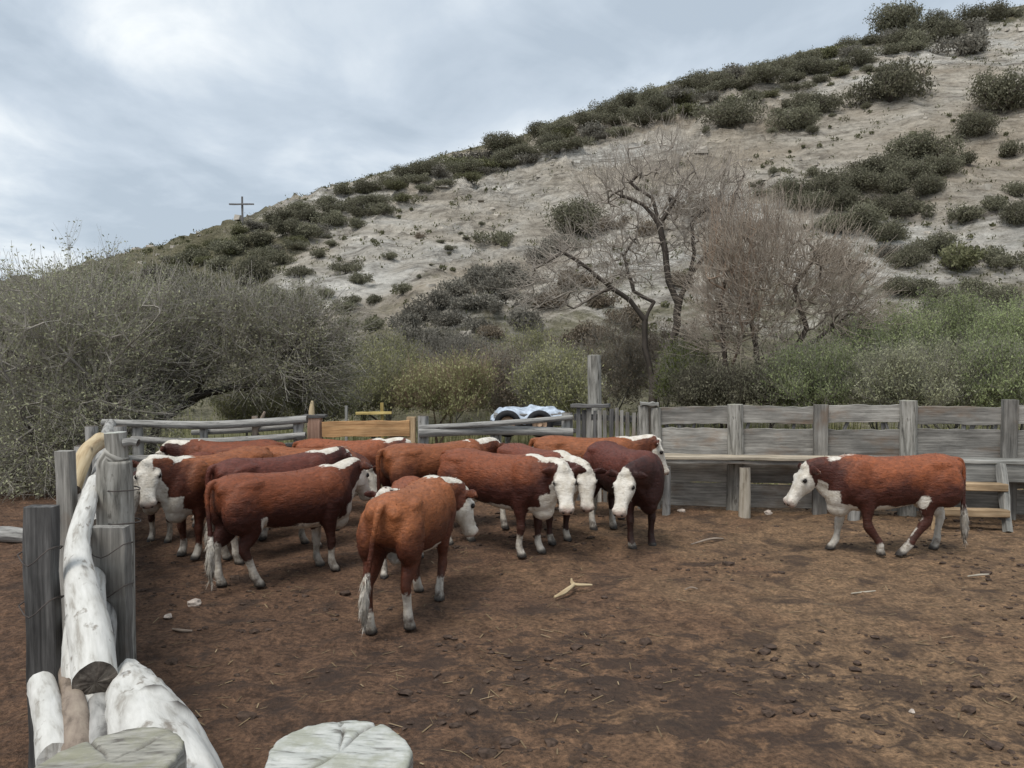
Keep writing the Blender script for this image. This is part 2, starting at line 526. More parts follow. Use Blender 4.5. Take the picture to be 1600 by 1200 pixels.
def hill_mat():
    m, t, b = new_mat('pale scree hillside')
    geo = N(t, 'ShaderNodeNewGeometry')
    p = geo.outputs['Position']
    n1 = noise(t, mapping(t, p, (0.05, 0.05, 0.09), (2, 5, 1)), 1.0, 6, 0.62, 0.6)
    n2 = noise(t, mapping(t, p, (0.30, 0.30, 1.1), rot=(0, R(22), 0)), 1.0, 8, 0.70, 1.2)
    n3 = noise(t, p, 2.2, 5, 0.7)
    # warm scree and pale grey bedrock
    base = ramp(t, [(0.40, (0.37, 0.318, 0.250)), (0.50, (0.47, 0.428, 0.362)), (0.58, (0.52, 0.498, 0.452))])
    t.links.new(n1.outputs['Fac'], base.inputs[0])
    r2 = ramp(t, [(0.36, (0.34, 0.325, 0.31)), (0.45, (0.78, 0.77, 0.76)), (0.52, (1.0, 1.0, 1.0)), (0.66, (1.28, 1.28, 1.28))])
    t.links.new(n2.outputs['Fac'], r2.inputs[0])
    rocky = ramp(t, [(0.42, (0.55, 0.55, 0.55)), (0.56, (1, 1, 1))])
    t.links.new(n1.outputs['Fac'], rocky.inputs[0])
    col = mixc(t, base.outputs['Color'], r2.outputs['Color'], rocky.outputs['Color'], 'MULTIPLY')
    r3 = ramp(t, [(0.32, (0.50, 0.49, 0.47)), (0.48, (1.0, 1.0, 1.0)), (0.68, (1.2, 1.2, 1.2))])
    t.links.new(n3.outputs['Fac'], r3.inputs[0])
    col = mixc(t, col, r3.outputs['Color'], 0.8, 'MULTIPLY')
    # thin olive ground cover, as stored on the mesh
    a = N(t, 'ShaderNodeAttribute', attribute_name='cover')
    n4 = noise(t, p, 0.5, 5, 0.7, 0.4)
    f = math_(t, 'ADD', a.outputs['Fac'], math_(t, 'MULTIPLY', math_(t, 'SUBTRACT', n4.outputs['Fac'], 0.5), 2.2))
    fr = ramp(t, [(0.35, (0, 0, 0)), (0.75, (1, 1, 1))])
    t.links.new(f, fr.inputs[0])
    gc = ramp(t, [(0.35, (0.085, 0.082, 0.042)), (0.65, (0.17, 0.155, 0.085))])
    t.links.new(n3.outputs['Fac'], gc.inputs[0])
    col = mixc(t, col, gc.outputs['Color'], math_(t, 'MULTIPLY', fr.outputs['Color'], 0.85))
    t.links.new(col, b.inputs['Base Color'])
    b.inputs['Roughness'].default_value = 0.95
    h = math_(t, 'ADD', n2.outputs['Fac'], math_(t, 'MULTIPLY', n3.outputs['Fac'], 0.5))
    bump(t, b, h, 1.0, 0.9)
    return m


M['ground'] = ground_mat()
M['hill'] = hill_mat()


# ------------------------------------------------------------------ ground
def gz(x, y):
    """height of the trampled ground"""
    x = np.asarray(x, float); y = np.asarray(y, float)
    h = 0.022 * fbm(x * 0.9, y * 0.9, 3, 3) + 0.032 * fbm(x * 3.6, y * 3.6, 3, 5) + 0.024 * np.maximum(0, fbm(x * 8, y * 8, 2, 9))
    fade = np.clip((30 - y) / 10, 0, 1) * np.clip((y + 3) / 3, 0, 1)
    return h * fade - 0.012


def build_ground():
    xs = np.concatenate([np.linspace(-500, -40, 12), np.linspace(-36, -9.5, 40), np.arange(-9, 10.5, 0.055), np.linspace(11, 40, 40), np.linspace(45, 500, 12)])
    ys = np.concatenate([np.linspace(-60, -2, 8), np.arange(-1, 14.0, 0.055), np.linspace(14.2, 40, 50), np.linspace(45, 600, 14)])
    X, Y = np.meshgrid(xs, ys)
    Z = gz(X, Y)
    V = np.stack([X.ravel(), Y.ravel(), Z.ravel()], 1)
    nx, ny = len(xs), len(ys)
    i = (np.arange(ny - 1)[:, None] * nx + np.arange(nx - 1)[None]).ravel()
    Fq = np.stack([i, i + 1, i + nx + 1, i + nx], 1)
    o = link('ground', mesh_np('ground', V, Fq, M['ground']))
    tag(o, kind='structure')


build_ground()

# ------------------------------------------------------------------ hill
RIDGE_D, HILL_Y0 = 85.0, 25.0
ridge_px = np.array([(-900, 600), (-500, 585), (-200, 558), (0, 512), (100, 468), (200, 426), (300, 385), (380, 352), (450, 326), (515, 294), (600, 272),
                     (670, 250), (800, 213), (880, 186), (950, 162), (1090, 116), (1230, 88), (1330, 66), (1400, 48), (1540, 14), (1600, 2), (1800, -45), (2200, -100), (2800, -120)], float)
_rx = (ridge_px[:, 0] - 800) / F * RIDGE_D
_rz = np.array([max(0.0, at(px, py, RIDGE_D).z) for px, py in ridge_px])


def hz(x, y):
    x = np.asarray(x, float); y = np.asarray(y, float)
    Rz = np.interp(x, _rx, _rz)
    s = (y - HILL_Y0) / (RIDGE_D - HILL_Y0)
    sc = np.clip(s, 0, 1)
    p = 0.82 * sc + 0.18 * sc * sc * (3 - 2 * sc)
    h = Rz * p
    h = h - np.clip(y - RIDGE_D, 0, None) * 0.10
    amp = np.clip(Rz / 14, 0.15, 1) * np.clip(s * 4, 0, 1)
    edge = np.clip(np.abs(s - 1.0) * 6, 0.35, 1)
    h = h + amp * edge * (1.9 * fbm(x / 11, y / 24, 4, 21) + 0.75 * fbm(x / 3.2 + y / 9, y / 6, 3, 31) + 0.38 * fbm(x / 1.3, y / 2.2, 2, 37) * np.clip(fbm(x / 14, y / 14, 2, 39) * 3 + .6, 0.15, 1))
    # broken ledges of bedrock running up to the right
    u = (h - 0.16 * x) * 0.55 + 1.2 * fbm(x / 9, y / 9, 3, 41)
    fr = u - np.floor(u)
    led = np.clip((fr - 0.55) / 0.45, 0, 1) ** 2
    mask = np.clip(fbm(x / 16 + 5, y / 16, 3, 51) * 2.0 + 0.35, 0, 1)
    h = h + amp * edge * 0.9 * led * mask
    h = np.where(y < HILL_Y0, np.minimum(h, -0.25), h)
    return h


def px2hill(px, py):
    r = ray(px, py)
    ts = np.linspace(24, 100, 500)
    xs, ys, zs = r.x * ts / r.y, ts, CAM_H + r.z * ts / r.y
    hh = hz(xs, ys)
    k = np.where(zs < hh)[0]
    if not len(k):
        k = [int(np.argmin(zs - hh))]
    i = int(k[0])
    return Vector((float(xs[i]), float(ys[i]), float(hh[i])))


def cover_fn(x, y):
    px = 800 + F * x / np.maximum(y, 1)
    s = (y - HILL_Y0) / (RIDGE_D - HILL_Y0)
    c = np.clip((560 - px) / 260, 0, 1) * 1.0
    c = np.maximum(c, np.clip((s - 0.86) / 0.1, 0, 1) * 0.8)
    c = np.maximum(c, np.clip((0.30 - s) / 0.25, 0, 1) * 0.85)
    return c + 0.10


def build_hill():
    xs = np.concatenate([np.linspace(-160, -72, 40), np.arange(-70, 75, 0.36), np.linspace(77, 170, 40)])
    ys = np.concatenate([np.linspace(22, HILL_Y0 - 0.2, 5), np.arange(HILL_Y0, 92, 0.33), np.linspace(93, 170, 30)])
    X, Y = np.meshgrid(xs, ys)
    Z = hz(X, Y)
    V = np.stack([X.ravel(), Y.ravel(), Z.ravel()], 1)
    nx, ny = len(xs), len(ys)
    i = (np.arange(ny - 1)[:, None] * nx + np.arange(nx - 1)[None]).ravel()
    Fq = np.stack([i, i + 1, i + nx + 1, i + nx], 1)
    o = link('hill', mesh_np('hill', V, Fq, M['hill'], attr={'cover': cover_fn(X, Y).ravel()}, smooth=True))
    tag(o, kind='structure')


build_hill()


# ------------------------------------------------------------------ timber builders
def frame_matrix(p, q, up=Vector((0, 0, 1)), twist=0.0):
    """X along p->q, Z towards up"""
    x = (Vector(q) - Vector(p)).normalized()
    z = Vector(up) - x * x.dot(Vector(up))
    if z.length < 1e-4:
        z = Vector((0, -1, 0)) - x * x.y * -1
    z.normalize()
    y = z.cross(x)
    m = Matrix((x, y, z)).transposed().to_4x4()
    m.translation = (Vector(p) + Vector(q)) / 2
    if twist:
        m = m @ Matrix.Rotation(twist, 4, 'X')
    return m


def board(name, p, q, w, t, mat, parent, up=(0, 0, 1), rough=0.012, seg=6, label=None):
    """sawn board from p to q: w = size towards up, t = thickness"""
    L = (Vector(q) - Vector(p)).length
    rr = random.Random(hash((round(p[0], 3), round(p[2], 3), round(q[0], 3), round(q[2], 3), name)) & 0xFFFF)
    V, Fq = [], []
    c = min(w, t) * 0.10
    for i in range(seg + 1):
        x = -L / 2 + L * i / seg
        if i in (0, seg):
            x += rr.uniform(-1, 1) * rough * 1.0
        dw0, dw1 = rr.uniform(-1, 1) * rough, rr.uniform(-1, 1) * rough
        dy = rr.uniform(-1, 1) * rough * 0.5
        a, b = -w / 2 + dw0, w / 2 + dw1
        y0, y1 = -t / 2 + dy, t / 2 + dy
        V += [(x, y0 + c, a), (x, y1 - c, a), (x, y1, a + c), (x, y1, b - c), (x, y1 - c, b), (x, y0 + c, b), (x, y0, b - c), (x, y0, a + c)]
    for i in range(seg):
        for k in range(8):
            k2 = (k + 1) % 8
            Fq.append((i * 8 + k, i * 8 + k2, i * 8 + 8 + k2, i * 8 + 8 + k))
    n = seg * 8
    caps = np.array([list(range(7, -1, -1)), list(range(n, n + 8))])
    me = mesh_np(name, V, [np.array(Fq)[:, ::-1], caps[:, ::-1]], mat, smooth=False)
    o = link(name, me, parent, frame_matrix(p, q, Vector(up)))
    if label: o['label'] = label
    return o


def catmull(P, n):
    P = np.asarray(P, float)
    out = []
    m = len(P)
    for i in range(m - 1):
        p0, p1, p2, p3 = P[max(i - 1, 0)], P[i], P[i + 1], P[min(i + 2, m - 1)]
        for k in range(n):
            t = k / n
            out.append(0.5 * ((2 * p1) + (-p0 + p2) * t + (2 * p0 - 5 * p1 + 4 * p2 - p3) * t * t + (-p0 + 3 * p1 - 3 * p2 + p3) * t ** 3))
    out.append(P[-1])
    return np.array(out)


def log_obj(name, pts, radii, mat, parent=None, end_mat=None, n=18, sub=7, rough=0.06, seed=0, knots=3, flat=1.0, end_slant=0.0, label=None):
    """round timber through world points; UVs in metres; knots are dark raised spots; ends have their own material"""
    PR = catmull(np.hstack([np.asarray(pts, float).reshape(-1, 3), np.asarray(radii, float)[:, None]]), sub)
    P, rad = PR[:, :3], np.maximum(PR[:, 3], 0.004)
    origin = P.mean(0)
    m = len(P)
    T = np.gradient(P, axis=0)
    T /= np.linalg.norm(T, axis=1)[:, None]
    ref = np.array([0, 0, 1.0]) if abs(T[:, 2]).mean() < 0.8 else np.array([0, 1.0, 0])
    A = np.cross(T, ref); A /= np.linalg.norm(A, axis=1)[:, None]
    B = np.cross(A, T)
    ln = np.concatenate([[0], np.cumsum(np.linalg.norm(np.diff(P, axis=0), axis=1))])
    th = np.linspace(0, 2 * np.pi, n + 1)
    r_ = np.random.default_rng(seed + 100)
    TH, LN = np.meshgrid(th, ln)
    mr = rad.mean()
    wob = rough * (fbm(np.cos(TH) * 1.4 + seed * 3.1, LN / (mr * 6) + np.sin(TH) * 1.4, 3, seed) * 1.5)
    wob = wob + 0.35 * rough * fbm(np.cos(TH) * 5 + 3, LN / (mr * 2) + np.sin(TH) * 5, 2, seed + 7)
    RR = rad[:, None] * (1 + wob)
    kn = np.zeros_like(RR)
    for k in range(knots):
        ka, kl = r_.uniform(0, 2 * np.pi), r_.uniform(ln[-1] * 0.08, ln[-1] * 0.92)
        ks = mr * r_.uniform(0.16, 0.34)
        dd = np.hypot(mr * np.angle(np.exp(1j * (TH - ka))), (LN - kl) * 0.8)
        g = np.exp(-(dd / ks) ** 2)
        RR = RR + mr * 0.12 * g
        kn = np.maximum(kn, np.clip(g * 1.6 - 0.5, 0, 1))
    V = P[:, None, :] + RR[..., None] * (np.cos(TH)[..., None] * A[:, None, :] + flat * np.sin(TH)[..., None] * B[:, None, :])
    V = V.reshape(-1, 3)
    U = np.stack([TH * mr, LN], -1).reshape(-1, 2)
    K = kn.ravel()
    i = (np.arange(m - 1)[:, None] * (n + 1) + np.arange(n)[None]).ravel()
    Fq = np.stack([i, i + 1, i + n + 2, i + n + 1], 1)
    tris, Vx, Ux = [], [V], [U]
    base = len(V)
    for end, idx in ((0, 0), (1, m - 1)):
        ring = V[idx * (n + 1): idx * (n + 1) + n]
        c = P[idx] + T[idx] * (-1 if end == 0 else 1) * mr * 0.06
        inner = c + (ring - c) * 0.55 + r_.normal(0, mr * 0.03, (n, 3))
        allv = np.vstack([ring, inner, [c]])
        pl = np.stack([(allv - c) @ A[idx], (allv - c) @ B[idx]], 1)
        Vx.append(allv); Ux.append(pl)
        for k in range(n):
            k2 = (k + 1) % n
            f = [(base + k, base + k2, base + n + k2), (base + k, base + n + k2, base + n + k), (base + n + k, base + n + k2, base + 2 * n)]
            tris += [t[::-1] if end == 0 else t for t in f]
        base += 2 * n + 1
    V = np.vstack(Vx) - origin
    U = np.vstack(Ux)
    K = np.concatenate([K, np.zeros(len(V) - len(K))])
    mi = np.concatenate([np.zeros(len(Fq)), np.ones(len(tris))])
    me = mesh_np(name, V, [Fq, np.array(tris)], attr={'knot': K}, uv=U, mats=[mat, end_mat or M['cut_end']], mat_idx=mi, smooth=True)
    # ends are flat facets, keep a crisp rim
    sm = np.ones(len(me.polygons), bool); sm[len(Fq):] = False
    me.polygons.foreach_set('use_smooth', sm)
    o = link(name, me, parent, Matrix.Translation(Vector(origin)))
    if label: o['label'] = label
    return o


def wire_loop(parent, pts, r=0.006):
    return log_obj('wire', pts, [r] * len(pts), M['wire'], parent, M['wire'], n=6, sub=3, rough=0, knots=0)


# ------------------------------------------------------------------ right board fence with catwalk
def rf(px):
    """point on the right fence line below pixel column px (z = 0)"""
    # line from (1.95, 12.1) to (9.5, 11.05)
    u = (px - 800) / F
    k = (11.05 - 12.1) / (9.5 - 1.95)
    y = (12.1 - k * 1.95) / (1 - k * u)
    return Vector((u * y, y, 0))


def build_right_fence():
    cols = [1016, 1150, 1283, 1421, 1578, 1745]
    base = rf(1300)
    f = thing('board_fence', 'long weathered grey board fence with a catwalk on the right of the pen', 'fence', base)
    dirv = (rf(1700) - rf(1000)).normalized()
    nrm = Vector((dirv.y, -dirv.x, 0))          # towards the camera
    if nrm.y > 0: nrm = -nrm
    tops = [634, 632, 632, 626, 625, 620]
    for i, (c, ty) in enumerate(zip(cols, tops)):
        p = rf(c)
        z = at(c, ty, p.y).z
        if i in (1, 3, 5):
            log_obj('post', [p + Vector((0, 0, -0.3)), p + Vector((0.01, 0, 0.8)), p + Vector((-0.005, 0, z))], [0.13, 0.125, 0.118], M['post_bark'], f, M['grey_pale'] and M['lichen'], seed=i, rough=0.09, knots=4)
        elif i == 0:
            for k, dx in enumerate((-0.10, 0.09)):
                q = p + dirv * dx
                log_obj('post', [q + Vector((0, 0, -0.3)), q + Vector((0.012, 0, 0.8)), q + Vector((0, 0, z - 0.03 * k))], [0.085, 0.085, 0.08], M['post_bark'], f, M['lichen'], seed=20 + k, rough=0.1)
            board('post_cap', p - dirv * 0.16 + Vector((0, 0, z + 0.03)), p + dirv * 0.14 + Vector((0, 0, z + 0.03)), 0.05, 0.2, M['grey_pale'], f)
        else:
            board('post', p + nrm * 0.03 + Vector((0, 0, -0.3)), p + nrm * 0.03 + Vector((0, 0, z)), 0.20, 0.12, M['grey'], f, up=dirv, rough=0.006)
    rr = random.Random(3)
    for i in range(len(cols) - 1):
        a, b = rf(cols[i]), rf(cols[i + 1])
        a = a + dirv * (0.02 if i else 0.10); b = b - dirv * 0.02
        back = -nrm * 0.03
        tz = [1.44, 1.46, 1.47, 1.475, 1.48][i]
        board('rail_board', a + back + Vector((0, 0, tz + rr.uniform(-.03, .02))), b + back + Vector((0, 0, tz + rr.uniform(-.02, .03))), 0.26, 0.05, M['grey'], f, seg=10, rough=0.010)
        z2 = 1.035
        board('rail_board', a + back + Vector((0, 0, z2)), b + back + Vector((0, 0, z2 + rr.uniform(-.01, .02))), 0.415 + (0.05 if i >= 3 else 0), 0.05, M['grey'], f, seg=10, rough=0.012)
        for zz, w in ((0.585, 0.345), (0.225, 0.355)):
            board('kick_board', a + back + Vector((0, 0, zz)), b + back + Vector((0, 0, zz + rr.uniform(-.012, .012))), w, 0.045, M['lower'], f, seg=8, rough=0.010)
        # packing pieces wedged in the slot under the top rail
        for k in range(3):
            q = a.lerp(b, rr.uniform(0.1, 0.9)) - nrm * 0.05
            board('wedge', q + Vector((0, 0, 1.22)), q + Vector((rr.uniform(-.06, .06), 0, 1.36)), rr.uniform(0.03, 0.06), 0.03, M['grey_dark'], f, up=dirv, seg=2, rough=0.004)
    # catwalk: two long planks on brackets, with supporting posts
    w0, w1, w2 = rf(1035), rf(1335), rf(1745)
    for k, off in enumerate((0.17, 0.36)):
        board('walk_plank', w0 + nrm * off + Vector((0, 0, 0.835)), w1 + nrm * off + Vector((0, 0, 0.85)), 0.038, 0.18, M['tan_pale'], f, seg=12, rough=0.006)
        board('walk_plank', w1 + dirv * 0.02 + nrm * off + Vector((0, 0, 0.86)), w2 + nrm * off + Vector((0, 0, 0.855)), 0.045, 0.18, M['grey_pale'], f, seg=12, rough=0.006)
    board('walk_bearer', w0 + nrm * 0.405 + Vector((0, 0, 0.785)), w1 + nrm * 0.385 + Vector((0, 0, 0.795)), 0.055, 0.05, M['grey'], f, seg=10)
    board('apron_board', w1 + nrm * 0.40 + dirv * 0.03 + Vector((0, 0, 0.70)), w2 + nrm * 0.40 + Vector((0, 0, 0.70)), 0.265, 0.045, M['grey_pale'], f, seg=10)
    for c, mt, r in ((1159, 'pale_log', 0.08), (1040, 'grey_log', 0.06), (1325, 'grey_log', 0.08), (1612, 'grey_log', 0.09)):
        p = rf(c) + nrm * 0.40
        top = 0.715 if c < 1330 else 0.56
        log_obj('support_post', [p + Vector((0, 0, -0.2)), p + Vector((0.01, 0, 0.4)), p + Vector((0, 0, top))], [r * 1.05, r, r * 0.97], M[mt], f, seed=c, rough=0.07, knots=2)


build_right_fence()


def build_steps():
    a, b = rf(1462), rf(1560)
    d = (b - a).normalized()
    n = Vector((d.y, -d.x, 0)); n = -n if n.y > 0 else n
    n = (n + Vector((-.32, 0, 0))).normalized()
    s = thing('wooden_steps', 'short tan wooden steps up to the catwalk behind the lone steer', 'steps', a.lerp(b, 0.5) + n * 0.6)
    for p in (a, b):
        lo = p + n * 0.98 + Vector((0, 0, -0.03))
        hi = p + n * 0.50 + Vector((0, 0, 0.84))
        if p is b:
            lo += d * 0.04
        board('stringer', lo, hi, 0.11, 0.09, M['grey_pale'] if p is b else M['tan'], s, up=(0, 1, 0.5), seg=6)
    for z, off in ((0.225, 0.90), (0.55, 0.71)):
        board('tread', a + n * off - d * 0.04 + Vector((0, 0, z)), b + n * off + d * 0.04 + Vector((0, 0, z)), 0.10, 0.16, M['tan'], s, seg=4, rough=0.004)


build_steps()


# ------------------------------------------------------------------ far fences
def build_far_fences():
    # left rail fence, log rails
    d = 12.6
    f = thing('rail_fence', 'grey pole rail fence across the back left of the pen under the thorn tree', 'fence', at(330, 800, d).xyz * Vector((1, 1, 0)).length if False else Vector((at(330, 700, d).x, d, 0)))
    def P(px, py, dd=0.0): return at(px, py, d + dd)
    def G(px, dd=0.0): v = at(px, 700, d + dd); return Vector((v.x, v.y, -0.2))
    for k, (px, ty, r, mt) in enumerate(((176, 655, .07, 'grey_log'), (214, 660, .085, 'grey_log'), (318, 664, .06, 'grey_log'), (398, 650, .05, 'brown_log'), (466, 652, .08, 'grey_log'))):
        g = G(px); t_ = P(px, ty)
        log_obj('post', [g, (g + t_) / 2 + Vector((0.015, 0, 0)), t_], [r * 1.05, r, r], M[mt], f, seed=40 + k, rough=0.08)
    rails = [((160, 660), (330, 664), (480, 655), .062, -.10), ((205, 686), (330, 690), (478, 680), .055, -.08), ((300, 676), (390, 671), (474, 664), .05, .09),
             ((170, 715), (330, 718), (480, 708), .06, -.10), ((190, 745), (330, 748), (480, 742), .06, .10), ((180, 775), (330, 778), (480, 770), .06, -.10), ((300, 702), (390, 700), (480, 694), .045, .12)]
    for k, (a, b, c, r, dd) in enumerate(rails):
        log_obj('rail', [P(*a, dd), P(*b, dd), P(*c, dd)], [r * .85, r * 1.05, r], M['grey_log'], f, seed=50 + k, rough=0.07, knots=3)
    log_obj('stub', [P(402, 668, .05), P(408, 656, .05), P(414, 643, .06)], [.035, .03, .02], M['brown_log'], f, seed=61)

    # new gate
    d2 = 13.0
    def Q(px, py, dd=0.0): return at(px, py, d2 + dd)
    def GQ(px, dd=0.0): v = at(px, 700, d2 + dd); return Vector((v.x, v.y, -0.2))
    g = thing('plank_gate', 'new orange plank gate between pinkish posts at the back of the pen', 'gate', Vector((at(570, 700, d2).x, d2, 0)))
    board('post', GQ(492), Q(492, 650), 0.21, 0.16, M['pink_wood'], g, up=(1, 0, 0), rough=0.008)
    board('post_cap', Q(474, 650), Q(510, 650), 0.05, 0.2, M['grey_dark'], g, rough=0.004)
    log_obj('peg', [Q(487, 650), Q(487, 640), Q(488, 626)], [.05, .045, .02], M['pink_wood'] and M['tan_log'], g, seed=70, n=10)
    board('post', GQ(643), Q(643, 651), 0.14, 0.13, M['tan'], g, up=(1, 0, 0), rough=0.008)
    board('plank', Q(503, 671, -.06), Q(640, 669, -.06), 0.26, 0.05, M['orange_wood'], g, seg=8, rough=0.010)
    board('plank', Q(503, 705, -.06), Q(640, 703, -.06), 0.20, 0.05, M['orange_wood'], g, seg=8)
    board('plank', Q(503, 738, -.06), Q(640, 737, -.06), 0.20, 0.05, M['orange_wood'], g, seg=8)
    board('brace', Q(503, 745, .0), Q(638, 672, .0), 0.12, 0.04, M['tan'], g, seg=6)

    # yellow stake behind the gate
    d3 = 14.6
    s = thing('marker_stake', 'thin yellow stake with a crossbar standing behind the orange gate', 'stake', Vector((at(598, 700, d3).x, d3, 0)))
    v = at(598, 700, d3)
    board('upright', Vector((v.x, v.y, -0.1)), at(597, 629, d3), 0.06, 0.05, M['yellow_wood'], s, up=(1, 0, 0), rough=0.003)
    board('crossbar', at(556, 646, d3 - .05), at(612, 645, d3 - .05), 0.05, 0.04, M['yellow_wood'], s, rough=0.004)
    s2 = thing('thin_stake', 'thin grey stake behind the left half of the orange gate', 'stake', Vector((at(541, 700, d3).x, d3, 0)))
    v = at(541, 700, d3)
    board('upright', Vector((v.x, v.y, -0.1)), at(541, 634, d3), 0.05, 0.04, M['grey_pale'], s2, up=(1, 0, 0), rough=0.003)

    # grey rails right of the gate
    d4 = 12.9
    def T(px, py, dd=0.0): return at(px, py, d4 + dd)
    r = thing('pole_fence', 'grey pole fence in front of the tarpaulin covered trailer', 'fence', Vector((at(775, 700, d4).x, d4, 0)))
    for k, (px, ty) in enumerate(((661, 650), (775, 668), (886, 645))):
        v = at(px, 700, d4); gp = Vector((v.x, v.y, -0.2))
        log_obj('post', [gp, (gp + T(px, ty)) / 2, T(px, ty)], [.10, .095, .09], M['grey_log'], r, seed=80 + k, rough=.09)
    for k, (y0, ym, y1) in enumerate(((676, 672, 676), (668, 662, 652), (705, 706, 704), (740, 741, 742), (775, 776, 775))):
        log_obj('rail', [T(655, y0, -.12), T(775, ym, -.14 - .1 * (k == 1)), T(895, y1, -.12)], [.075, .08, .07] if k != 1 else [.04, .045, .04], M['grey_log'], r, seed=90 + k, rough=.07)

    # dark picket section
    p = thing('picket_fence', 'short run of dark upright pickets left of the board fence', 'fence', Vector((at(950, 700, 12.5).x, 12.5, 0)))
    x0, x1 = at(899, 700, 12.7), at(1003, 700, 12.25)
    rr = random.Random(5)
    for k in range(12):
        t_ = (k + 0.5) / 12
        q = x0.lerp(x1, t_)
        px = 800 + F * q.x / q.y
        top = at(px, 640 + rr.uniform(-4, 5) + (0 if k > 2 else -4), q.y)
        board('picket', Vector((q.x, q.y, -0.1)), Vector((q.x + rr.uniform(-.012, .012), q.y, top.z)), 0.062 + rr.uniform(-.01, .012), 0.035, M['grey_dark' if k in (0, 1, 3, 6) else 'grey'], p, up=(1, 0, 0), rough=.004, seg=4)
    for z in (1.35, 0.75, 0.25):
        board('cross_rail', Vector((x0.x, x0.y + .06, z)), Vector((x1.x, x1.y + .06, z)), 0.10, 0.05, M['grey_dark'], p)
    board('top_plate', at(893, 634, 12.7), at(952, 634, 12.5), 0.06, 0.12, M['grey_dark'], p, rough=.006)

    # tall post
    t = at(928, 555, 13.6)
    o = log_obj('tall_post', [Vector((t.x, t.y, -0.3)), Vector((t.x + 0.02, t.y, 1.2)), Vector((t.x, t.y, t.z))], [.135, .125, .115], M['post_bark'], None, M['lichen'], seed=7, rough=.08)
    tag(o, 'tall thick pale post rising above the picket fence beside the bare tree', 'post')


build_far_fences()


def build_trailer():
    d = 14.4
    c = at(825, 700, d)
    t = thing('covered_trailer', 'small trailer under a pale blue tarpaulin behind the pole fence', 'trailer', Vector((c.x, d, 0)))
    # tarpaulin: crumpled sheet over a tub
    nx, ny = 36, 16
    V = []
    zt = at(825, 636, d).z
    for j in range(ny + 1):
        for i in range(nx + 1):
            u, v = i / nx, j / ny
            x = (u - 0.5) * 1.36
            y = (v - 0.5) * 1.0
            e = min(u, 1 - u) * 7; e2 = min(v, 1 - v) * 6
            edge = min(1, e, e2)
            z = zt - 0.02 - (1 - edge) ** 1.5 * (0.16 + 0.06 * math.sin(u * 17) + 0.05 * math.sin(v * 9 + u * 6)) - 0.05 * abs(u - 0.45)
            z += 0.05 * float(fbm(np.array(u * 9), np.array(v * 5), 3, 77)) * 1.6
            V.append((x, y, z))
    V = np.array(V)
    i = (np.arange(ny)[:, None] * (nx + 1) + np.arange(nx)[None]).ravel()
    Fq = np.stack([i, i + 1, i + nx + 2, i + nx + 1], 1)
    me = mesh_np('tarpaulin', V, Fq, M['tarp'])
    o = link('tarpaulin', me, t, Matrix.Translation(Vector((c.x, d, 0))))
    md = o.modifiers.new('thickness', 'SOLIDIFY'); md.thickness = 0.012
    board('bed', Vector((c.x - .62, d, zt - .20)), Vector((c.x + .60, d, zt - .20)), 0.22, 0.85, M['grey_dark'], t, rough=.004)
    board('tow_bar', Vector((c.x + .6, d, zt - .40)), Vector((c.x + 1.3, d - .05, zt - .50)), 0.07, 0.07, M['grey_dark'], t, rough=.002)
    for k, px in enumerate((793, 843)):
        w = at(px, 662, d - .56)
        R0 = 0.235
        n, mm = 28, 10
        Vt, Ft = [], []
        for a in range(n):
            th = 2 * math.pi * a / n
            for b in range(mm):
                ph = 2 * math.pi * b / mm
                rr = R0 - 0.055 + 0.06 * math.cos(ph)
                Vt.append((rr * math.cos(th), 0.075 * math.sin(ph), rr * math.sin(th)))
        for a in range(n):
            for b in range(mm):
                Ft.append((a * mm + b, ((a + 1) % n) * mm + b, ((a + 1) % n) * mm + (b + 1) % mm, a * mm + (b + 1) % mm))
        wheel = thing('wheel', None, None, w)
        wheel.parent = t; wheel.matrix_parent_inverse = t.matrix_basis.inverted()
        link('tyre', mesh_np('tyre', Vt, np.array(Ft), M['tyre']), wheel, Matrix.Translation(w))
        Vr, Fr = [(0, -0.02, 0)], []
        for rr, yy in ((0.05, -0.035), (0.06, -0.01), (0.115, -0.015), (0.13, -0.05)):
            for a in range(24):
                th = 2 * math.pi * a / 24
                Vr.append((rr * math.cos(th), yy, rr * math.sin(th)))
        for a in range(24):
            a2 = (a + 1) % 24
            Fr.append((0, 1 + a, 1 + a2))
        Fq = [(1 + q * 24 + a, 1 + q * 24 + (a + 1) % 24, 25 + q * 24 + (a + 1) % 24, 25 + q * 24 + a) for q in range(3) for a in range(24)]
        link('rim', mesh_np('rim', Vr, [np.array(Fr), np.array(Fq)], M['rim']), wheel, Matrix.Translation(w))
        log_obj('axle_strut', [w + Vector((0, .1, 0)), Vector((w.x, d - .2, w.z)), Vector((w.x, d - .05, zt - .25))], [.03, .03, .03], M['grey_dark'] and M['wire'], t, M['wire'], n=8, rough=0, knots=0, seed=3)
        lg = Vector((w.x, d, -0.05))
        log_obj('stand', [lg, Vector((w.x, d, 0.4)), Vector((w.x, d, zt - .3))], [.05, .05, .05], M['grey_log'], t, n=8, knots=0, seed=4)


build_trailer()


